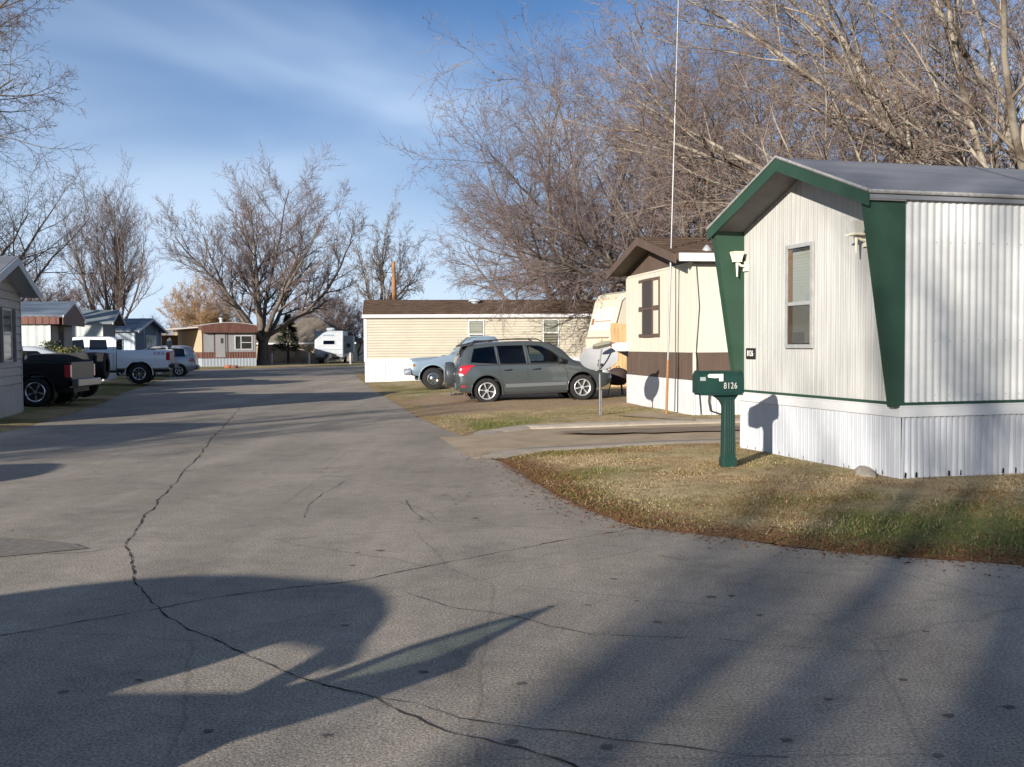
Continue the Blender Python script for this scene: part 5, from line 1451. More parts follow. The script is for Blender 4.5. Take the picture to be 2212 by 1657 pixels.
def grill():
    p = gp(1334, 853, .1)
    root = thing('barbecue_grill', 'dark covered kettle grill standing before the pine board fence', 'grill', (p.x, p.y, .08), 10)
    m = mat('sooty_brown_black', (.030,.018,.016), (.05,.03,.025), (6,6,6), rough=.8)
    b = MB(); prof = [(.0, .30), (.18, .32), (.27, .42), (.295, .55), (.30, .58), (.29, .66), (.23, .77), (.10, .83), (.0, .84)]
    b.lathe(prof, lambda x, y, h: (x * 1.1, y, h), 20); b.build('kettle', m, root, smooth=50)
    h = MB(); h.tube([(-.06, -.05, .835), (-.04, -.05, .875), (.04, -.05, .875), (.06, -.05, .835)], .012, 6); h.build('handle', m, root)
    for a in (40, 160, 280):
        l = MB(); l.tube([(.2*math.cos(R(a)), .2*math.sin(R(a)), .38), (.30*math.cos(R(a)), .30*math.sin(R(a)), 0)], .014, 6); l.build('leg', m, root)

def stop_sign():
    p = gp(367, 816, 0)
    root = thing('road_sign', 'eight sided road sign on a thin post turned to show its grey back', 'road sign', p, -35)
    b = MB(); b.box((-.03, .015, 0), (.03, .04, 2.12)); b.build('post', mat('sign_post', (.22,.24,.23), rough=.6, metal=.3), root)
    o = MB(); r = .27; o.prism([(r*math.cos(R(22.5 + 45*k)), 1.83 + r*math.sin(R(22.5 + 45*k))) for k in range(8)], lambda x, z, h: (x, h, z), 0, .012); o.build('plate', mat('sign_back', (.13,.15,.18), rough=.5, metal=.3), root)

def picket_fence():
    a = gp(413, 793, 0); b_ = gp(449, 794.5, 0); L_ = (b_ - a).length
    root = thing('picket_fence', 'short white picket fence beside the rust brown home', 'fence', a, math.degrees(math.atan2(b_.y - a.y, b_.x - a.x)))
    m = MB(); n = 8
    for k in range(n):
        x = L_ * (k + .3) / n; m.prism([(x, .05), (x + .11, .05), (x + .11, .9), (x + .055, 1.0), (x, .9)], lambda u, z, h: (u, h, z), 0, .02)
    m.build('picket_panel', M_white, root)
    r = MB(); r.box((0, .022, .25), (L_, .05, .33)); r.box((0, .022, .68), (L_, .05, .76)); r.build('rail', M_white, root)

def small_things():
    # orange pots and dark shrubs in front of the far trailer
    for i, (u, s, c, lab) in enumerate(((492, .20, 'orange', 'small orange pumpkin like planter in front of the far rust brown home'), (506, .18, 'rust', 'rusty red planter beside the orange one at the far home'))):
        p = gp(u, 796, 0); root = thing('planter', lab, 'planter', p, 0)
        b = MB(); b.lathe([(0, 0), (s*.8, 0), (s, s*.5), (s*1.05, s*1.0), (s*.9, s*1.3), (s*.8, s*1.25), (0, s*1.2)], lambda x, y, h: (x*1.5, y, h), 12)
        b.build('pot', mat(c + '_pot', (.24,.085,.035) if c == 'orange' else (.13,.05,.035), rough=.7), root, smooth=40)
    for u, v, lab in ((757, 789, 'white marker post beside the lane near the tan home'), (587, 790, 'white marker post at the foot of the broad bare tree'), (668, 789, 'pale utility stub standing in front of the travel trailer')):
        p = gp(u, v, 0); root = thing('marker_post', lab, 'post', p, 0)
        b = MB(); b.box((-.07, -.07, 0), (.07, .07, 1.0)); b.build('post', M_white, root, bevel=.01)
        c = MB(); c.hexa([(-.085,-.085,1.0),(.085,-.085,1.0),(.085,.085,1.0),(-.085,.085,1.0),(-.03,-.03,1.07),(.03,-.03,1.07),(.03,.03,1.07),(-.03,.03,1.07)]); c.build('cap', M_white, root)
    # utility pole behind the tan home
    p = at(853, 700, 62); root = thing('utility_pole', 'weathered orange brown wooden utility pole rising behind the tan home', 'utility pole', (p.x, p.y, 0), 0)
    t = at(851, 565, 62).z
    b = MB(); b.tube([(0, 0, 0), (-.05, 0, t)], [.16, .115], 10); b.build('pole', mat('weathered_pole', (.42,.21,.09), (.28,.14,.065), (4,4,.8), 5, rough=.85), root, smooth=40)
    k = MB(); k.box((-.17, -.17, t - .9), (-.10, .17, t - .75)); k.build('bracket', M_alu, root)
    # grey stone by the skirting
    p = gp(2417, 1329, .1) if False else gp(1877, 1030, .1)
    root = thing('stone', 'flat grey stone leaning on the white skirting', 'stone', (p.x, p.y + .12, .08), 15)
    rs = random.Random(3); b = MB(); 
    b.lathe([(0, -.02), (.17, -.02), (.16, .06), (.11, .095), (0, .10)], lambda x, y, h: (x*.55, y * 1.1, h * (1 + .3*math.sin(5*x + 9*y))), 9); b.build('block', mat('stone_grey', (.24,.21,.17), (.17,.15,.12), (14,14,14), rough=.9, bump=.5), root)

def beige_house():
    p = gp(560, 782, 0); Y = 101
    a = at(540, 745, Y); b_ = at(768, 745, Y); L_ = b_.x - a.x
    root = thing('house', 'beige house with a big hipped roof beyond the board fence', 'house', (a.x, Y, 0), 0)
    w = MB(); w.box((.4, .4, 0), (L_ - .4, 9, 2.1)); w.build('wall', mat('beige_wall', (.40,.33,.25), rough=.8), root)
    r = MB(); z0, z1 = 1.95, 4.6
    r.add([(0,0,z0),(L_,0,z0),(L_,9.5,z0),(0,9.5,z0),(4.6,4.7,z1),(L_-4.6,4.7,z1)], [(0,1,5,4),(1,2,5),(2,3,4,5),(3,0,4),(0,3,2,1)]); r.build('roof', mat('taupe_shingle', (.12,.098,.075), (.17,.14,.108), (2,6,5), 5, rough=.9), root)
    f = MB(); f.box((-.05, -.06, z0 - .12), (L_ + .05, -.005, z0 + .04)); f.build('fascia', M_white, root)
    # the board fence before it
    root = thing('fence', 'weathered tan board fence running behind the big bare tree', 'fence', at(572, 745, 93).xy.to_3d(), 0)
    L2 = at(700, 745, 93).x - at(572, 745, 93).x
    m = mat('tan_board', (.27,.205,.15), (.35,.28,.21), (3,3,.7), 5, rough=.85); b = MB(); rs = random.Random(1); x = 0
    while x < L2: b.box((x, 0, 0), (x + .14, .025, 1.75 + rs.uniform(-.03, .03))); x += .148
    b.build('board_panel', m, root)
    for x in (.3, L2*.5, L2 - .3): c = MB(); c.box((x, -.1, 0), (x + .1, -.002, 1.8)); c.build('post', m, root)

travel_trailer(); cream_camper(); satellite_dish(); wooden_fence(); grill(); stop_sign(); picket_fence(); small_things(); beige_house()

# ------------------------------------------------ the photographer's car, just left of the view: only its shade is seen
def shade_car():
    s_ = -TO_SUN                     # travel of the light
    def back(g, y):                  # the point over ground point g, on the upright plane at y, that shades g
        k = (g.y - y) / s_.y; return Vector((g.x - s_.x * k, y, g.z - s_.z * k))
    yb = 1.75
    root = thing('parked_car', 'dark car outside the view, its door open, shading the near asphalt', 'car', (0, 0, 0), 0)
    P = paint('shade_car_paint', (.06,.062,.07), .3, .35)
    outer_px = [(-700,1360),(-300,1312),(0,1285),(150,1265),(300,1250),(420,1241),(560,1241),(640,1247),(760,1256),(815,1266),(842,1290),(845,1320),(820,1355),(760,1400),(690,1440)]
    roof = [back(gp(u, v), yb) for u, v in outer_px]
    inner_px = [(735,1366),(650,1372),(560,1400),(440,1430),(330,1460),(250,1490)]
    # roof slab with its front pillar
    b = MB(); bot = [Vector((q.x, yb, q.z)) for q in roof]
    poly = [(q.x, q.z) for q in roof] + [(back(gp(u, v), yb).x, back(gp(u, v), yb).z) for u, v in [(600,1480),(500,1512),(560,1478),(650,1432),(720,1385),(750,1366),(690,1362),(590,1385),(450,1430),(300,1470),(200,1500),(-200,1560),(-700,1640)]]
    b.prism(poly, lambda x, z, h: (x, h, z), yb - .08, yb)
    b.build('body', P, root)
    rf = MB(); zs = max(q[1] for q in poly)
    rf.prism([(q.x, q.z - .0) for q in roof[:11]] + [(roof[10].x - .02, roof[10].z - .06)] + [(q.x, q.z - .05) for q in roof[9::-1]], lambda x, z, h: (x, h, z), yb - 1.3, yb - .08); rf.build('roof', P, root)
    x0 = roof[0].x; x1 = -3.0
    lo = MB(); lo.hexa([(x0, yb - 1.6, .25), (x1, yb - 1.6, .25), (x1, yb, .25), (x0, yb, .25), (x0, yb - 1.6, .88), (x1 - .0, yb - 1.6, .80), (x1, yb, .80), (x0, yb, .88)]); lo.build('lower_body', P, root)
    dl = MB(); pl = [back(gp(u, v), yb + .02) for u, v in [(560,1496),(700,1462),(900,1390),(1060,1342),(1196,1309),(1130,1345),(1030,1400),(1010,1437),(760,1525),(500,1600),(330,1680),(-100,1800),(-100,1500)]]
    dl.prism([(q.x, q.z) for q in pl], lambda x, z, h: (x, h, z), yb + .005, yb + .03)
    hole = [back(gp(u, v), yb + .02) for u, v in [(700,1478),(880,1405),(1050,1352),(1150,1326),(1040,1380),(930,1425),(830,1450)]]
    d = dl.build('door', P, root)
    c = MB(); c.prism([(q.x, q.z) for q in hole], lambda x, z, h: (x, h, z), yb - .2, yb + .2)
    cut(d, [c])
    g = MB(); g.add([(q.x, yb + .02, q.z) for q in hole], [tuple(range(len(hole)))]); g.build('pane', glass_mat('green_glass', (.42,.55,.50)), d)
    for x in (-6.3, -3.6):
        for y in (yb - .15, yb - 1.4): wheel(root, x, y, .31, .2, 'five', .2)
shade_car()
# ---------------------------------------------------------------- bare winter trees, grown level by level
def unit(a): return a / (np.linalg.norm(a, axis=-1, keepdims=True) + 1e-9)

def grow(rs, P0, D0, L, k, wob, trop, up=(0, 0, 1)):
    n = len(P0); P = np.zeros((n, k + 1, 3)); P[:, 0] = P0; d = D0.copy(); up = np.array(up)
    for i in range(k):
        d = unit(d + rs.normal(0, wob, (n, 3)) + trop * up)
        P[:, i+1] = P[:, i] + d * (L / k)[:, None]
    return P

def kids(rs, P, Rr, L, m, t0, t1, ang, ratio, decl, rf, angj=9):
    n, k1, _ = P.shape; k = k1 - 1
    t = t0 + (t1 - t0) * (np.arange(m)[None, :] + rs.rand(n, m)) / m
    q = np.minimum((t * k).astype(int), k - 1); f = t * k - q
    ii = np.arange(n)[:, None]
    A = P[ii, q]; B = P[ii, q + 1]; pos = A + (B - A) * f[..., None]
    T = unit(B - A)
    ref = np.where(np.abs(T[..., 2:3]) < .9, np.array([0, 0, 1.0]), np.array([1.0, 0, 0]))
    U = unit(np.cross(T, ref)); W = np.cross(T, U)
    az = (np.arange(m)[None, :] * 2.4 + rs.rand(n, 1) * 6.28) + rs.normal(0, .5, (n, m))
    a = np.radians(ang + rs.normal(0, angj, (n, m)))
    D = T * np.cos(a)[..., None] + (U * np.cos(az)[..., None] + W * np.sin(az)[..., None]) * np.sin(a)[..., None]
    LL = L[:, None] * ratio * (1 - decl * t) * rs.uniform(.65, 1.25, (n, m))
    RR = (Rr[ii, q] + (Rr[ii, q+1] - Rr[ii, q]) * f) * rf
    return pos.reshape(-1, 3), D.reshape(-1, 3), LL.ravel(), RR.ravel()

def tubes(P, Rr, s):
    n, k1, _ = P.shape
    T = np.zeros_like(P); T[:, 1:-1] = P[:, 2:] - P[:, :-2]; T[:, 0] = P[:, 1] - P[:, 0]; T[:, -1] = P[:, -1] - P[:, -2]; T = unit(T)
    main = unit(P[:, -1] - P[:, 0])
    ref = np.where(np.abs(main[:, 2:3]) < .8, np.array([0, 0, 1.0]), np.array([1.0, 0, 0]))[:, None, :]
    U = unit(np.cross(T, ref)); W = np.cross(T, U)
    q = 2 * np.pi * np.arange(s) / s
    V = P[:, :, None, :] + (U[:, :, None, :] * np.cos(q)[:, None] + W[:, :, None, :] * np.sin(q)[:, None]) * Rr[:, :, None, None]
    I = np.arange(n * k1 * s).reshape(n, k1, s); J = np.roll(I, -1, axis=2)
    F = np.stack([I[:, :-1], J[:, :-1], J[:, 1:], I[:, 1:]], -1).reshape(-1, 4)
    return V.reshape(-1, 3), F

def join(parts):
    Vs, Fs, o = [], [], 0
    for V, F in parts: Vs.append(V); Fs.append(F + o); o += len(V)
    return np.concatenate(Vs), np.concatenate(Fs)

M_bark_grey = mat('grey_brown_bark', (.08,.064,.053), (.165,.138,.115), (5,5,1.5), 6, rough=.9, spec=.15, bump=.5, bscale=(14,14,3))
M_bark_dark = mat('dark_bark', (.075,.058,.045), (.16,.125,.095), (5,5,1.5), 6, rough=.9, spec=.15, bump=.5, bscale=(14,14,3))
M_bark_pale = mat('pale_mottled_bark', (.31,.27,.215), (.12,.09,.068), (2.2,2.2,1.1), 6, rough=.85, spec=.15, lo=.44, hi=.60)
M_twig_pink = mat('pinkish_twig', (.115,.085,.08), (.20,.155,.145), (1.5,1.5,1.5), rough=.9, spec=.1)
M_twig_dark = mat('dark_twig', (.085,.066,.056), (.15,.118,.10), (1.5,1.5,1.5), rough=.9, spec=.1)
M_twig_pale = mat('pale_twig', (.25,.205,.17), (.14,.105,.085), (1.5,1.5,1.5), rough=.9, spec=.1)
M_twig_orange = mat('orange_twig', (.26,.155,.075), (.36,.23,.12), (1.5,1.5,1.5), rough=.9, spec=.1)
M_seed = mat('brown_seed_ball', (.14,.065,.032), (.22,.11,.055), (9,9,9), rough=.9)

def tree_meshes(seed, H, r0, fork, limbs, spread=(12, 52), n=(10, 9, 7, 4), Lf=.78, up=.07, wob=.10, droop=0, lean=(0, 0), blobs=0, rtw=.0042, lvl_ang=(38, 42, 44, 44), limb_az=None, limb_pts=None, limb_r=None, dec=(.18, .15, .15), ratio=(.38, .40, .40, .42)):
    rs = np.random.RandomState(seed)
    # trunk
    P0 = grow(rs, np.zeros((1, 3)), unit(np.array([[lean[0], lean[1], 1.0]])), np.array([fork]), 5, .03, .02)
    R0 = (r0 * np.linspace(1, .82, 6))[None]; R0[0, 0] *= 1.35
    # main limbs from the top of the trunk, some lower
    nl = limbs; t = rs.uniform(.72, 1.0, nl); base = P0[0, 0] + (P0[0, -1] - P0[0, 0]) * t[:, None]
    base[:max(2, nl // 3)] = P0[0, -1]
    az = np.arange(nl) * 2.4 + rs.uniform(-.35, .35, nl) if limb_az is None else np.radians(np.array(limb_az, float))
    pol = np.radians(np.linspace(spread[0], spread[1], nl) + rs.uniform(-5, 5, nl))
    D1 = np.stack([np.cos(az) * np.sin(pol), np.sin(az) * np.sin(pol), np.cos(pol)], -1) + np.array([lean[0], lean[1], 0]) * .5
    L1 = (H - fork) * Lf * rs.uniform(.85, 1.12, nl) * (1.12 - .12 * np.arange(nl) / nl)
    R1s = r0 * .62 * rs.uniform(.7, 1.0, nl) * (8 / nl) ** .35
    k1 = 9
    P1 = grow(rs, base, unit(D1), L1, k1, wob, up)
    if limb_pts is not None:
        P1 = np.array([[[np.interp(q, np.linspace(0, 1, len(pl)), [c[i] for c in pl]) for i in range(3)] for q in np.linspace(0, 1, k1 + 1)] for pl in limb_pts])
        P1[:, 1:-1] += rs.normal(0, .07, P1[:, 1:-1].shape); R1s = np.array(limb_r); L1 = np.linalg.norm(np.diff(P1, axis=1), axis=-1).sum(1)
    tt = np.linspace(0, 1, k1 + 1)
    R1 = R1s[:, None] * (1 - .86 * tt ** .8)[None]
    parts = [tubes(P0, R0, 12), tubes(P1, R1, 8)]
    def level(P, Rr, L, m, a, t0, rat, dec, rf, k, wb, tr, rmin):
        p, d, l, r = kids(rs, P, Rr, L, m, t0, 1.0, a, rat, dec, rf)
        Pn = grow(rs, p, d, l, k, wb, tr)
        q = np.linspace(0, 1, k + 1); r = np.maximum(r, rmin)
        Rn = r[:, None] * (1 - .75 * q)[None]
        return Pn, np.maximum(Rn, rmin * .45), l
    P2, R2, L2 = level(P1, R1, L1, n[0], lvl_ang[0], .22, ratio[0], dec[0], .55, 6, wob * 1.1, up * .9 - droop * .3, .012)
    parts.append(tubes(P2, R2, 5))
    P3, R3, L3 = level(P2, R2, L2, n[1], lvl_ang[1], .18, ratio[1], dec[1], .6, 4, wob * 1.2, up * .6 - droop, .008)
    P4, R4, L4 = level(P3, R3, L3, n[2], lvl_ang[2], .1, ratio[2], dec[2], .65, 3, wob * 1.3, up * .5 - droop, rtw * 1.25)
    cr = [tubes(P3, R3, 4), tubes(P4, R4, 3)]
    P5 = None
    if n[3]:
        P5, R5, L5 = level(P4, R4, np.maximum(L4, .35), n[3], lvl_ang[3], .1, ratio[3], .2, .8, 2, wob * 1.3, up * .4 - droop, rtw)
        cr.append(tubes(P5, R5, 3))
    V, F = join(parts); T = np_mesh('trunk', V, F4=F, smooth=True)
    V, F = join(cr); C_ = np_mesh('crown', V, F4=F)
    S_ = None
    if blobs:
        src = (P5 if P5 is not None else P4)[:, -1]; pick = src[rs.choice(len(src), min(blobs, len(src)), replace=False)]
        oc = np.array([[1,0,0],[-1,0,0],[0,1,0],[0,-1,0],[0,0,1],[0,0,-1]], float); of = np.array([[0,2,4],[2,1,4],[1,3,4],[3,0,4],[2,0,5],[1,2,5],[3,1,5],[0,3,5]])
        sz = rs.uniform(.014, .030, len(pick))
        V = (pick[:, None] + np.array([0, 0, -.05]) + oc[None] * sz[:, None, None] * rs.uniform(.6, 1.3, (len(pick), 6, 1))).reshape(-1, 3)
        F = (of[None] + 6 * np.arange(len(pick))[:, None, None]).reshape(-1, 3)
        S_ = np_mesh('seed_ball', V, F3=F)
    return T, C_, S_

_kinds = {}
def kind(key, bark, twig, **kw):
    T, Cr, S = tree_meshes(**kw)
    T.materials.append(bark); Cr.materials.append(twig)
    if S: S.materials.append(M_seed)
    _kinds[key] = (T, Cr, S)

def tree(key, x, y, label, scale=1.0, rot=0, group=None, name='bare_tree', sz=None):
    T, Cr, S = _kinds[key]
    root = thing(name, label, 'tree', (x, y, 0), rot, group); root.scale = (scale, scale, sz or scale)
    link('trunk', T, root); link('crown', Cr, root)
    if S:
        o = link('seed_ball', S, root); o['kind'] = 'stuff'
    return root

def pos(u, Y): 
    q = at(u, 745, Y); return q.x, q.y

kind('maple', M_bark_grey, M_twig_pink, seed=1, H=17, r0=.5, fork=2.6, limbs=9, spread=(8, 72), n=(14, 12, 9, 4), up=.085, wob=.07, rtw=.0088, Lf=.82, lvl_ang=(40, 38, 36, 32), ratio=(.34, .38, .40, .42), dec=(.1, .1, .1))
kind('elm', M_bark_grey, M_twig_pink, seed=3, H=19, r0=.46, fork=3.2, limbs=11, spread=(6, 82), n=(13, 11, 9, 4), up=.03, wob=.09, rtw=.0062, Lf=.74, lvl_ang=(42, 40, 38, 36), ratio=(.36, .40, .40, .42), dec=(.12, .1, .1))
kind('elm_two', M_bark_grey, M_twig_pink, seed=2, H=19, r0=.42, fork=3.4, limbs=10, spread=(6, 74), n=(12, 10, 9, 3), up=.05, wob=.10, rtw=.0062, Lf=.78, lvl_ang=(42, 40, 38, 36), ratio=(.36, .40, .40, .42), dec=(.12, .1, .1))
kind('sycamore', M_bark_pale, M_twig_pale, seed=5, H=16.5, r0=.31, fork=2.6, limbs=12, spread=(22, 80), n=(12, 9, 7, 3), up=.04, wob=.085, rtw=.0058, Lf=.82, blobs=5200, lean=(-.15, .0), limb_az=[100, 200, 160, 185, 140, 205, 165, 190, 225, 172, 150, 250])
kind('poplar', M_bark_grey, M_twig_pink, seed=41, H=15, r0=.36, fork=2.2, limbs=11, spread=(3, 42), n=(12, 9, 8, 3), up=.15, wob=.07, rtw=.008, lvl_ang=(34, 34, 32, 30))
kind('oak', M_bark_dark, M_twig_dark, seed=53, H=14.5, r0=.34, fork=3.2, limbs=10, spread=(8, 66), n=(12, 9, 8, 3), up=.03, wob=.10, droop=.02, rtw=.0056, Lf=.9)
kind('thicket', M_bark_dark, M_twig_pink, seed=61, H=9, r0=.15, fork=.8, limbs=10, spread=(8, 55), n=(10, 8, 7, 2), up=.06, wob=.13, rtw=.0105)
kind('willow', M_bark_dark, M_twig_orange, seed=67, H=7.5, r0=.14, fork=.7, limbs=12, spread=(5, 60), n=(11, 9, 8, 2), up=.09, wob=.11, rtw=.010)
kind('gnarled', M_bark_grey, M_twig_pale, seed=71, H=12.5, r0=.30, fork=4.2, limbs=9, spread=(5, 56), n=(10, 8, 6, 3), up=.07, wob=.16, rtw=.009)

# the big one at the end of the lane
x, y = pos(566, 84); tree('maple', x, y, 'broad spreading bare tree behind the rust brown home at the lane end', 1.0, 0, sz=.93)
# left side
x, y = pos(-400, 37); tree('oak', x, y, 'large dark bare tree reaching in above the pale lap sided home', 1.25, 100)
x, y = pos(-60, 52); tree('oak', x, y, 'dark bare tree standing behind the pale lap sided home', .82, 210)
x, y = pos(245, 80); tree('poplar', x, y, 'tall upright bare tree behind the slate blue home', .88, 60)
x, y = pos(120, 84); tree('thicket', x, y, 'twiggy bare tree showing over the plain grey gable roof', .9, 0, 'low bare trees behind the ribbed homes')
x, y = pos(185, 90); tree('thicket', x, y, 'low bare tree beside the tall upright one behind the slate blue home', .75, 70, 'low bare trees behind the ribbed homes')
x, y = pos(65, 74); tree('thicket', x, y, 'low bare tree showing over the red brown roof band', .95, 140, 'low bare trees behind the ribbed homes')
# centre
x, y = pos(822, 72); tree('gnarled', x, y, 'pale gnarled bare tree behind the tan home beside the utility pole', .72, 30, sz=.92)
x, y = pos(432, 112); tree('willow', x, y, 'larger orange tinged bare tree over the rust brown home', 1.2, 0, name='willow_tree')
x, y = pos(478, 118); tree('willow', x, y, 'smaller orange tinged bare tree beside the first over the rust brown home', 1.0, 120, name='willow_tree')
for i, (u, Y, s, lab) in enumerate(((640, 125, .85, 'hazy bare tree beyond the scraggly evergreen'), (690, 118, 1.0, 'hazy bare tree beyond the hipped roof above the travel trailer'), (735, 110, 1.0, 'hazy bare tree beyond the travel trailer slide-out'), (772, 105, .85, 'bare tree behind the pale end wall of the tan home'), (880, 88, .62, 'low bare tree behind the tan home near the utility pole'), (345, 120, .6, 'far low bare tree beyond the slate blue home'), (930, 95, .55, 'small bare tree behind the middle of the tan home roof'))):
    x, y = pos(u, Y); tree('thicket', x, y, lab, s, i * 77, 'bare trees beyond the lane end')
# behind the homes on the other side
x, y = pos(1225, 57); tree('elm', x, y, 'huge bare tree behind the tan home with limbs hanging over its roof', .86, -12, sz=.97)
x, y = pos(1345, 62); tree('elm_two', x, y, 'tall bare tree behind the cream camper', 1.05, 40)
x, y = pos(1500, 47); tree('elm', x, y, 'tall bare tree rising behind the brown gable roof', .95, 300)
x, y = pos(1660, 50); tree('elm_two', x, y, 'tall bare tree rising above the peak of the grey roof', 1.05, 150)
x, y = pos(1950, 46); tree('elm', x, y, 'tall bare tree above the middle of the grey roof', .95, 90)
x, y = pos(2330, 24.5); tree('sycamore', x, y, 'pale barked sycamore with brown seed balls leaning over the grey roof', 1.0, 0, name='sycamore_tree')
x, y = pos(2260, 44); tree('elm_two', x, y, 'bare tree behind the pale barked sycamore', 1.0, 250)
# behind and left of the camera: only their shade falls into view
for i, (x, y, k, s, lab) in enumerate(((-21.5, -4, 'gnarled', .8, 'bare tree outside the view whose limbs streak the lane with shade'), (-44, 12, 'gnarled', .9, 'bare tree outside the view behind the lap sided homes'))):
    tree(k, x, y, lab, s, i * 60, 'bare trees standing outside the view')

# conifer by the far fence and a small evergreen shrub
def conifer():
    rs = np.random.RandomState(3); x, y = pos(622, 90)
    root = thing('conifer_tree', 'scraggly dark evergreen in front of the hipped roof house', 'tree', (x, y, 0))
    t = MB(); t.tube([(0, 0, 0), (.05, 0, 4.3)], [.13, .03], 8); t.build('trunk', M_bark_dark, root)
    n = 6500; h = rs.uniform(.28, 1, n); a = rs.uniform(0, 6.28, n); rad = (1.55 * (1 - h) + .1) * np.sqrt(rs.uniform(.05, 1, n)) * (1 + .35 * np.sin(a * 3 + h * 9))
    c = np.stack([rad * np.cos(a), rad * np.sin(a), h * 4.4 + .1 * np.sin(a * 5)], -1)
    keep = (np.sin(h * 38 + np.sin(a) * 2) > -.55); c = c[keep]; a = a[keep]; n = len(c)
    d = unit(np.stack([np.cos(a), np.sin(a), rs.normal(.1, .4, n)], -1)); s = unit(np.cross(d, rs.normal(0, 1, (n, 3))))
    V = np.stack([c - s * .03, c + s * .03, c + d * .26], 1).reshape(-1, 3)
    link('crown', np_mesh('crown', V, F3=np.arange(3 * n).reshape(-1, 3), mats=[mat('dark_needles', (.022,.034,.016), (.05,.065,.03), (2,2,2), rough=.8)]), root)
def shrub():
    p = at(140, 775, 33.2); rs = np.random.RandomState(9)
    root = thing('shrub', 'round yellow green shrub in front of the white ribbed home behind the black pickup', 'shrub', (p.x, p.y, .08))
    st = MB()
    for k in range(7): a = k * .9; st.tube([(0, 0, 0), (.3*math.cos(a), .25*math.sin(a), .6), (.55*math.cos(a), .4*math.sin(a), 1.15)], [.03, .02, .008], 5)
    st.build('stem', M_bark_dark, root)
    n = 7000; d = unit(rs.normal(0, 1, (n, 3))); r = rs.uniform(.25, 1, n) ** .5 * (1 + .22 * np.sin(d[:, 0] * 7 + d[:, 2] * 5) * np.cos(d[:, 1] * 6)); c = d * r[:, None] * np.array([.78, .6, .58]) + np.array([0, 0, .95])
    e = unit(rs.normal(0, 1, (n, 3)) + d * .8); s = unit(np.cross(e, rs.normal(0, 1, (n, 3))))
    V = np.stack([c, c + s * .022 + e * .03, c + e * .075, c - s * .022 + e * .03], 1).reshape(-1, 3)
    link('foliage', np_mesh('foliage', V, F4=np.arange(4 * n).reshape(-1, 4), mats=[mat('yellow_green_leaf', (.055,.065,.012), (.13,.12,.025), (3,3,3), rough=.6)]), root)
    x, y = pos(112, 33.6); r2 = thing('shrub', 'narrow dark climbing shrub beside the front door of the red banded home', 'shrub', (x, y, .08)); 
    st = MB(); st.tube([(0, 0, 0), (.03, 0, 1.6)], [.03, .01], 5); st.build('stem', M_bark_dark, r2)
    n = 2500; c = np.stack([rs.normal(0, .13, n), rs.normal(0, .1, n), rs.uniform(.2, 1.75, n)], -1); e = unit(rs.normal(0, 1, (n, 3))); s = unit(np.cross(e, rs.normal(0, 1, (n, 3))))
    V = np.stack([c, c + s * .025 + e * .03, c + e * .08, c - s * .025 + e * .03], 1).reshape(-1, 3)
    link('foliage', np_mesh('foliage', V, F4=np.arange(4 * n).reshape(-1, 4), mats=[mat('dark_needles', (.022,.034,.016))]), r2)
def shade_tree():
    # its upright limbs stand between the sun and the near asphalt
    bx, by = -19.1, -28.8; perp = np.array([.857, -.515])
    p0 = bx * perp[0] + by * perp[1]
    lp, lr = [], []
    for p, r, h0, h1, a in ((-2.05, .30, 5, 15.5, -.8), (-1.75, .26, 5.2, 15, 1.0), (-1.4, .42, 4.5, 16, .6), (-.5, .48, 4.5, 15, -.5), (-.1, .34, 5, 15, .9), (.45, .3, 5, 14, 0), (1.3, .26, 6, 14, 1.2), (2.2, .2, 6, 14, .3)):
        o = perp * (p - p0); q = np.array([-.515, -.857]) * a
        lp.append([(0, 0, 3.2), (o[0]*.7 + q[0]*.6, o[1]*.7 + q[1]*.6, h0), (o[0] + q[0], o[1] + q[1], h0 + 3), (o[0]*1.02 + q[0], o[1]*1.02 + q[1], (h0 + h1) / 2 + 1.2), (o[0] + q[0] + perp[0]*math.sin(p*7)*.5, o[1] + q[1] + perp[1]*math.sin(p*7)*.5, h1)]); lr.append(r)
    kind('uprights', M_bark_grey, M_twig_pink, seed=83, H=15, r0=.55, fork=3.4, limbs=8, n=(7, 5, 4, 0), up=.1, wob=.08, rtw=.008, limb_pts=lp, limb_r=lr)
    tree('uprights', bx, by, 'bare tree outside the view whose upright limbs bar the near asphalt with shade', 1.0, 0, 'bare trees standing outside the view')
conifer(); shrub(); shade_tree()
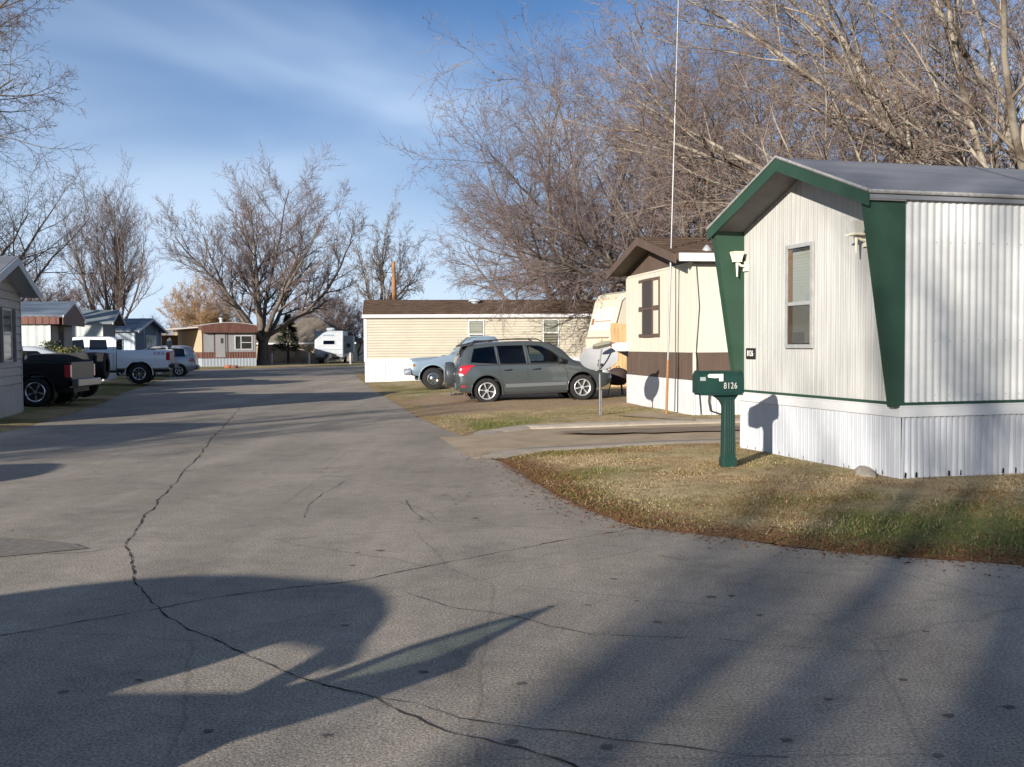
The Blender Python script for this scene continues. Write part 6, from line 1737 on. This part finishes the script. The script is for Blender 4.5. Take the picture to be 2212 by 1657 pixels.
# ---------------------------------------------------------------- short matted winter grass and fallen leaves
def build_grass():
    rs = np.random.RandomState(12)
    def scatter(n, x0, x1, y0, y1):
        X = rs.uniform(x0, x1, n); Y = rs.uniform(y0, y1, n)
        d = sdist(X, Y); k = (d > .04) & (sdist(X, Y, DRIVEA) > .1)
        # outside the homes' footprints
        q = gp(1945, 1035, .1); a = R(15.5); lx = (X - q.x) * math.cos(a) + (Y - q.y) * math.sin(a); ly = -(X - q.x) * math.sin(a) + (Y - q.y) * math.cos(a)
        k &= ~((lx > 0) & (ly > 0) & (ly < 3.7))
        return X[k], Y[k]
    cols = {'straw': ((.31,.235,.12), (.49,.385,.225)), 'green': ((.075,.10,.02), (.20,.23,.055)), 'brown': ((.16,.085,.035), (.30,.17,.075))}
    sets = []
    X1, Y1 = scatter(210000, -1, 9, 6.6, 15.5); X2, Y2 = scatter(110000, -4, 6, 17, 32)
    X = np.concatenate([X1, X2]); Y = np.concatenate([Y1, Y2])
    e, g, di = zones(X, Y)
    k = rs.rand(len(X)) > np.maximum(di * .95, e * .6); X, Y, e, g = X[k], Y[k], e[k], g[k]
    Z = height(X, Y); n = len(X)
    hgt = rs.uniform(.006, .019, n) * (1 + .7 * (g > .4)); az = rs.uniform(0, 6.28, n); lean = rs.uniform(.8, 2.8, n)
    w = rs.uniform(.0028, .0055, n)
    dx, dy = np.cos(az), np.sin(az)
    A = np.stack([X - dy * w, Y + dx * w, Z - .004], -1); B = np.stack([X + dy * w, Y - dx * w, Z - .004], -1); T = np.stack([X + dx * hgt * lean, Y + dy * hgt * lean, Z + hgt], -1)
    V = np.stack([A, B, T], 1).reshape(-1, 3)
    cls = np.where(rs.rand(n) < g * .75, 1, np.where(rs.rand(n) < np.clip(vnoise(X, Y, 31, 1.5) * 1.6 - .45, .08, .9) + e * .7, 2, 0))
    c0 = np.array([cols['straw'][0], cols['green'][0], cols['brown'][0]])[cls]; c1 = np.array([cols['straw'][1], cols['green'][1], cols['brown'][1]])[cls]
    col = c0 + (c1 - c0) * rs.rand(n, 1)
    m = bpy.data.materials.new('grass_blade'); m.use_nodes = True
    b = m.node_tree.nodes['Principled BSDF']; b.inputs['Roughness'].default_value = .8; b.inputs['Specular IOR Level'].default_value = .15
    at_ = m.node_tree.nodes.new('ShaderNodeAttribute'); at_.attribute_name = 'tint'; m.node_tree.links.new(at_.outputs['Color'], b.inputs['Base Color'])
    me = np_mesh('grass', V, F3=np.arange(3*n).reshape(-1, 3), mats=[m])
    ca = me.color_attributes.new('tint', 'FLOAT_COLOR', 'POINT')
    ca.data.foreach_set('color', np.concatenate([np.repeat(col, 3, 0), np.ones((3*n, 1))], 1).astype(np.float32).ravel())
    tag(link('grass', me), 'short dry straw and green grass on the lawns', 'grass', kind='stuff')
    # leaves gathered along the asphalt edge
    n = 12000; X = rs.uniform(-1, 7, n * 8); Y = rs.uniform(6.4, 15, n * 8); d = sdist(X, Y)
    k = (d > -.5) & (rs.rand(len(X)) < np.where(d < -.1, .05 * (1 + 2 * (d > -.25)), np.where(d < .55, np.clip(1.0 - np.abs(d - .14) * 1.9, .05, 1), .05))) & (sdist(X, Y, DRIVEA) > .05)
    X, Y = X[k][:n], Y[k][:n]; n = len(X); Z = np.maximum(height(X, Y), 0) + rs.uniform(.003, .013, n)
    s = rs.uniform(.006, .016, n); az = rs.uniform(0, 6.28, n); ti = rs.normal(0, .32, (n, 2))
    V = []
    for a, l in ((0, 1.3), (1.3, .8), (3.14, 1.1), (4.7, .75)):
        ux, uy = np.cos(az + a) * s * l, np.sin(az + a) * s * l
        V.append(np.stack([X + ux, Y + uy, Z + ux * ti[:, 0] + uy * ti[:, 1]], -1))
    V = np.stack(V, 1).reshape(-1, 3)
    me = np_mesh('fallen_leaves', V, F4=np.arange(4*n).reshape(-1, 4), mats=[mat('dead_leaf', (.085,.036,.018), (.19,.095,.048), (30,30,30), rough=.85, spec=.2)])
    tag(link('fallen_leaves', me), 'brown fallen leaves along the asphalt edge', 'leaves', kind='stuff')
build_grass()
CLOUD_AT = (7.7, 0.1, 1.5)
# ---------------------------------------------------------------- daylight
w = bpy.data.worlds.new('World'); SC.world = w; w.use_nodes = True
nt = w.node_tree; N = nt.nodes; L = nt.links
bg = N['Background']; bg.inputs[1].default_value = .047
sky = N.new('ShaderNodeTexSky'); sky.sky_type = 'NISHITA'; sky.sun_disc = False
sky.sun_elevation = R(SUN_EL); sky.sun_rotation = R(180 + SUN_AZ); sky.air_density = 1.0; sky.dust_density = .05; sky.ozone_density = 3.5
tintn = N.new('ShaderNodeMix'); tintn.data_type = 'RGBA'; tintn.blend_type = 'MULTIPLY'; tintn.inputs['Factor'].default_value = 1; tintn.inputs['B'].default_value = (.74, 1.0, 1.30, 1); L.new(sky.outputs[0], tintn.inputs['A'])
# thin veils of high cloud, laid out on a flat layer far overhead
tc = N.new('ShaderNodeTexCoord'); sp = N.new('ShaderNodeSeparateXYZ'); L.new(tc.outputs['Generated'], sp.inputs[0])
def mth(op, a, b=None):
    x = N.new('ShaderNodeMath'); x.operation = op
    for i, q in enumerate((a, b)):
        if q is None: continue
        if isinstance(q, (int, float)): x.inputs[i].default_value = q
        else: L.new(q, x.inputs[i])
    return x.outputs[0]
mp = N.new('ShaderNodeMapping'); mp.inputs['Rotation'].default_value = (0, R(-24), 0); mp.inputs['Scale'].default_value = (1.5, 1.5, 4.2); mp.inputs['Location'].default_value = CLOUD_AT
L.new(tc.outputs['Generated'], mp.inputs[0])
n1 = N.new('ShaderNodeTexNoise'); n1.inputs['Scale'].default_value = 1.5; n1.inputs['Detail'].default_value = 3.5; n1.inputs['Roughness'].default_value = .40; n1.inputs['Distortion'].default_value = .5
L.new(mp.outputs[0], n1.inputs['Vector'])
mr = N.new('ShaderNodeMapRange'); mr.interpolation_type = 'SMOOTHSTEP'; mr.inputs['From Min'].default_value = .38; mr.inputs['From Max'].default_value = .82; mr.inputs['To Max'].default_value = .62
L.new(n1.outputs[0], mr.inputs['Value'])
mx = N.new('ShaderNodeMix'); mx.data_type = 'RGBA'; mx.inputs['B'].default_value = (10.0, 12.0, 14.5, 1)
L.new(mr.outputs[0], mx.inputs['Factor']); 
hz = N.new('ShaderNodeMapRange'); hz.interpolation_type = 'SMOOTHERSTEP'; hz.inputs['From Min'].default_value = .42; hz.inputs['From Max'].default_value = -.02; hz.inputs['To Max'].default_value = .7
L.new(sp.outputs['Z'], hz.inputs['Value'])
hm_ = N.new('ShaderNodeMix'); hm_.data_type = 'RGBA'; hm_.inputs['B'].default_value = (6.0, 7.6, 10.4, 1)
L.new(hz.outputs[0], hm_.inputs['Factor']); L.new(tintn.outputs['Result'], hm_.inputs['A']); L.new(hm_.outputs['Result'], mx.inputs['A']); L.new(mx.outputs['Result'], bg.inputs[0])

sun = bpy.data.lights.new('sun', 'SUN'); sun.energy = 5.0; sun.angle = R(.53); sun.color = (1.0, .93, .83)
so = bpy.data.objects.new('sun', sun); C.objects.link(so)
so.rotation_euler = (-TO_SUN).to_track_quat('-Z', 'Y').to_euler()
SC.view_settings.view_transform = 'Standard'; SC.view_settings.look = 'None'
SC.view_settings.exposure = .86; SC.view_settings.gamma = 1.0
SC.render.engine = 'CYCLES'
SC.cycles.max_bounces = 6; SC.cycles.transparent_max_bounces = 12
SC.cycles.use_denoising = True
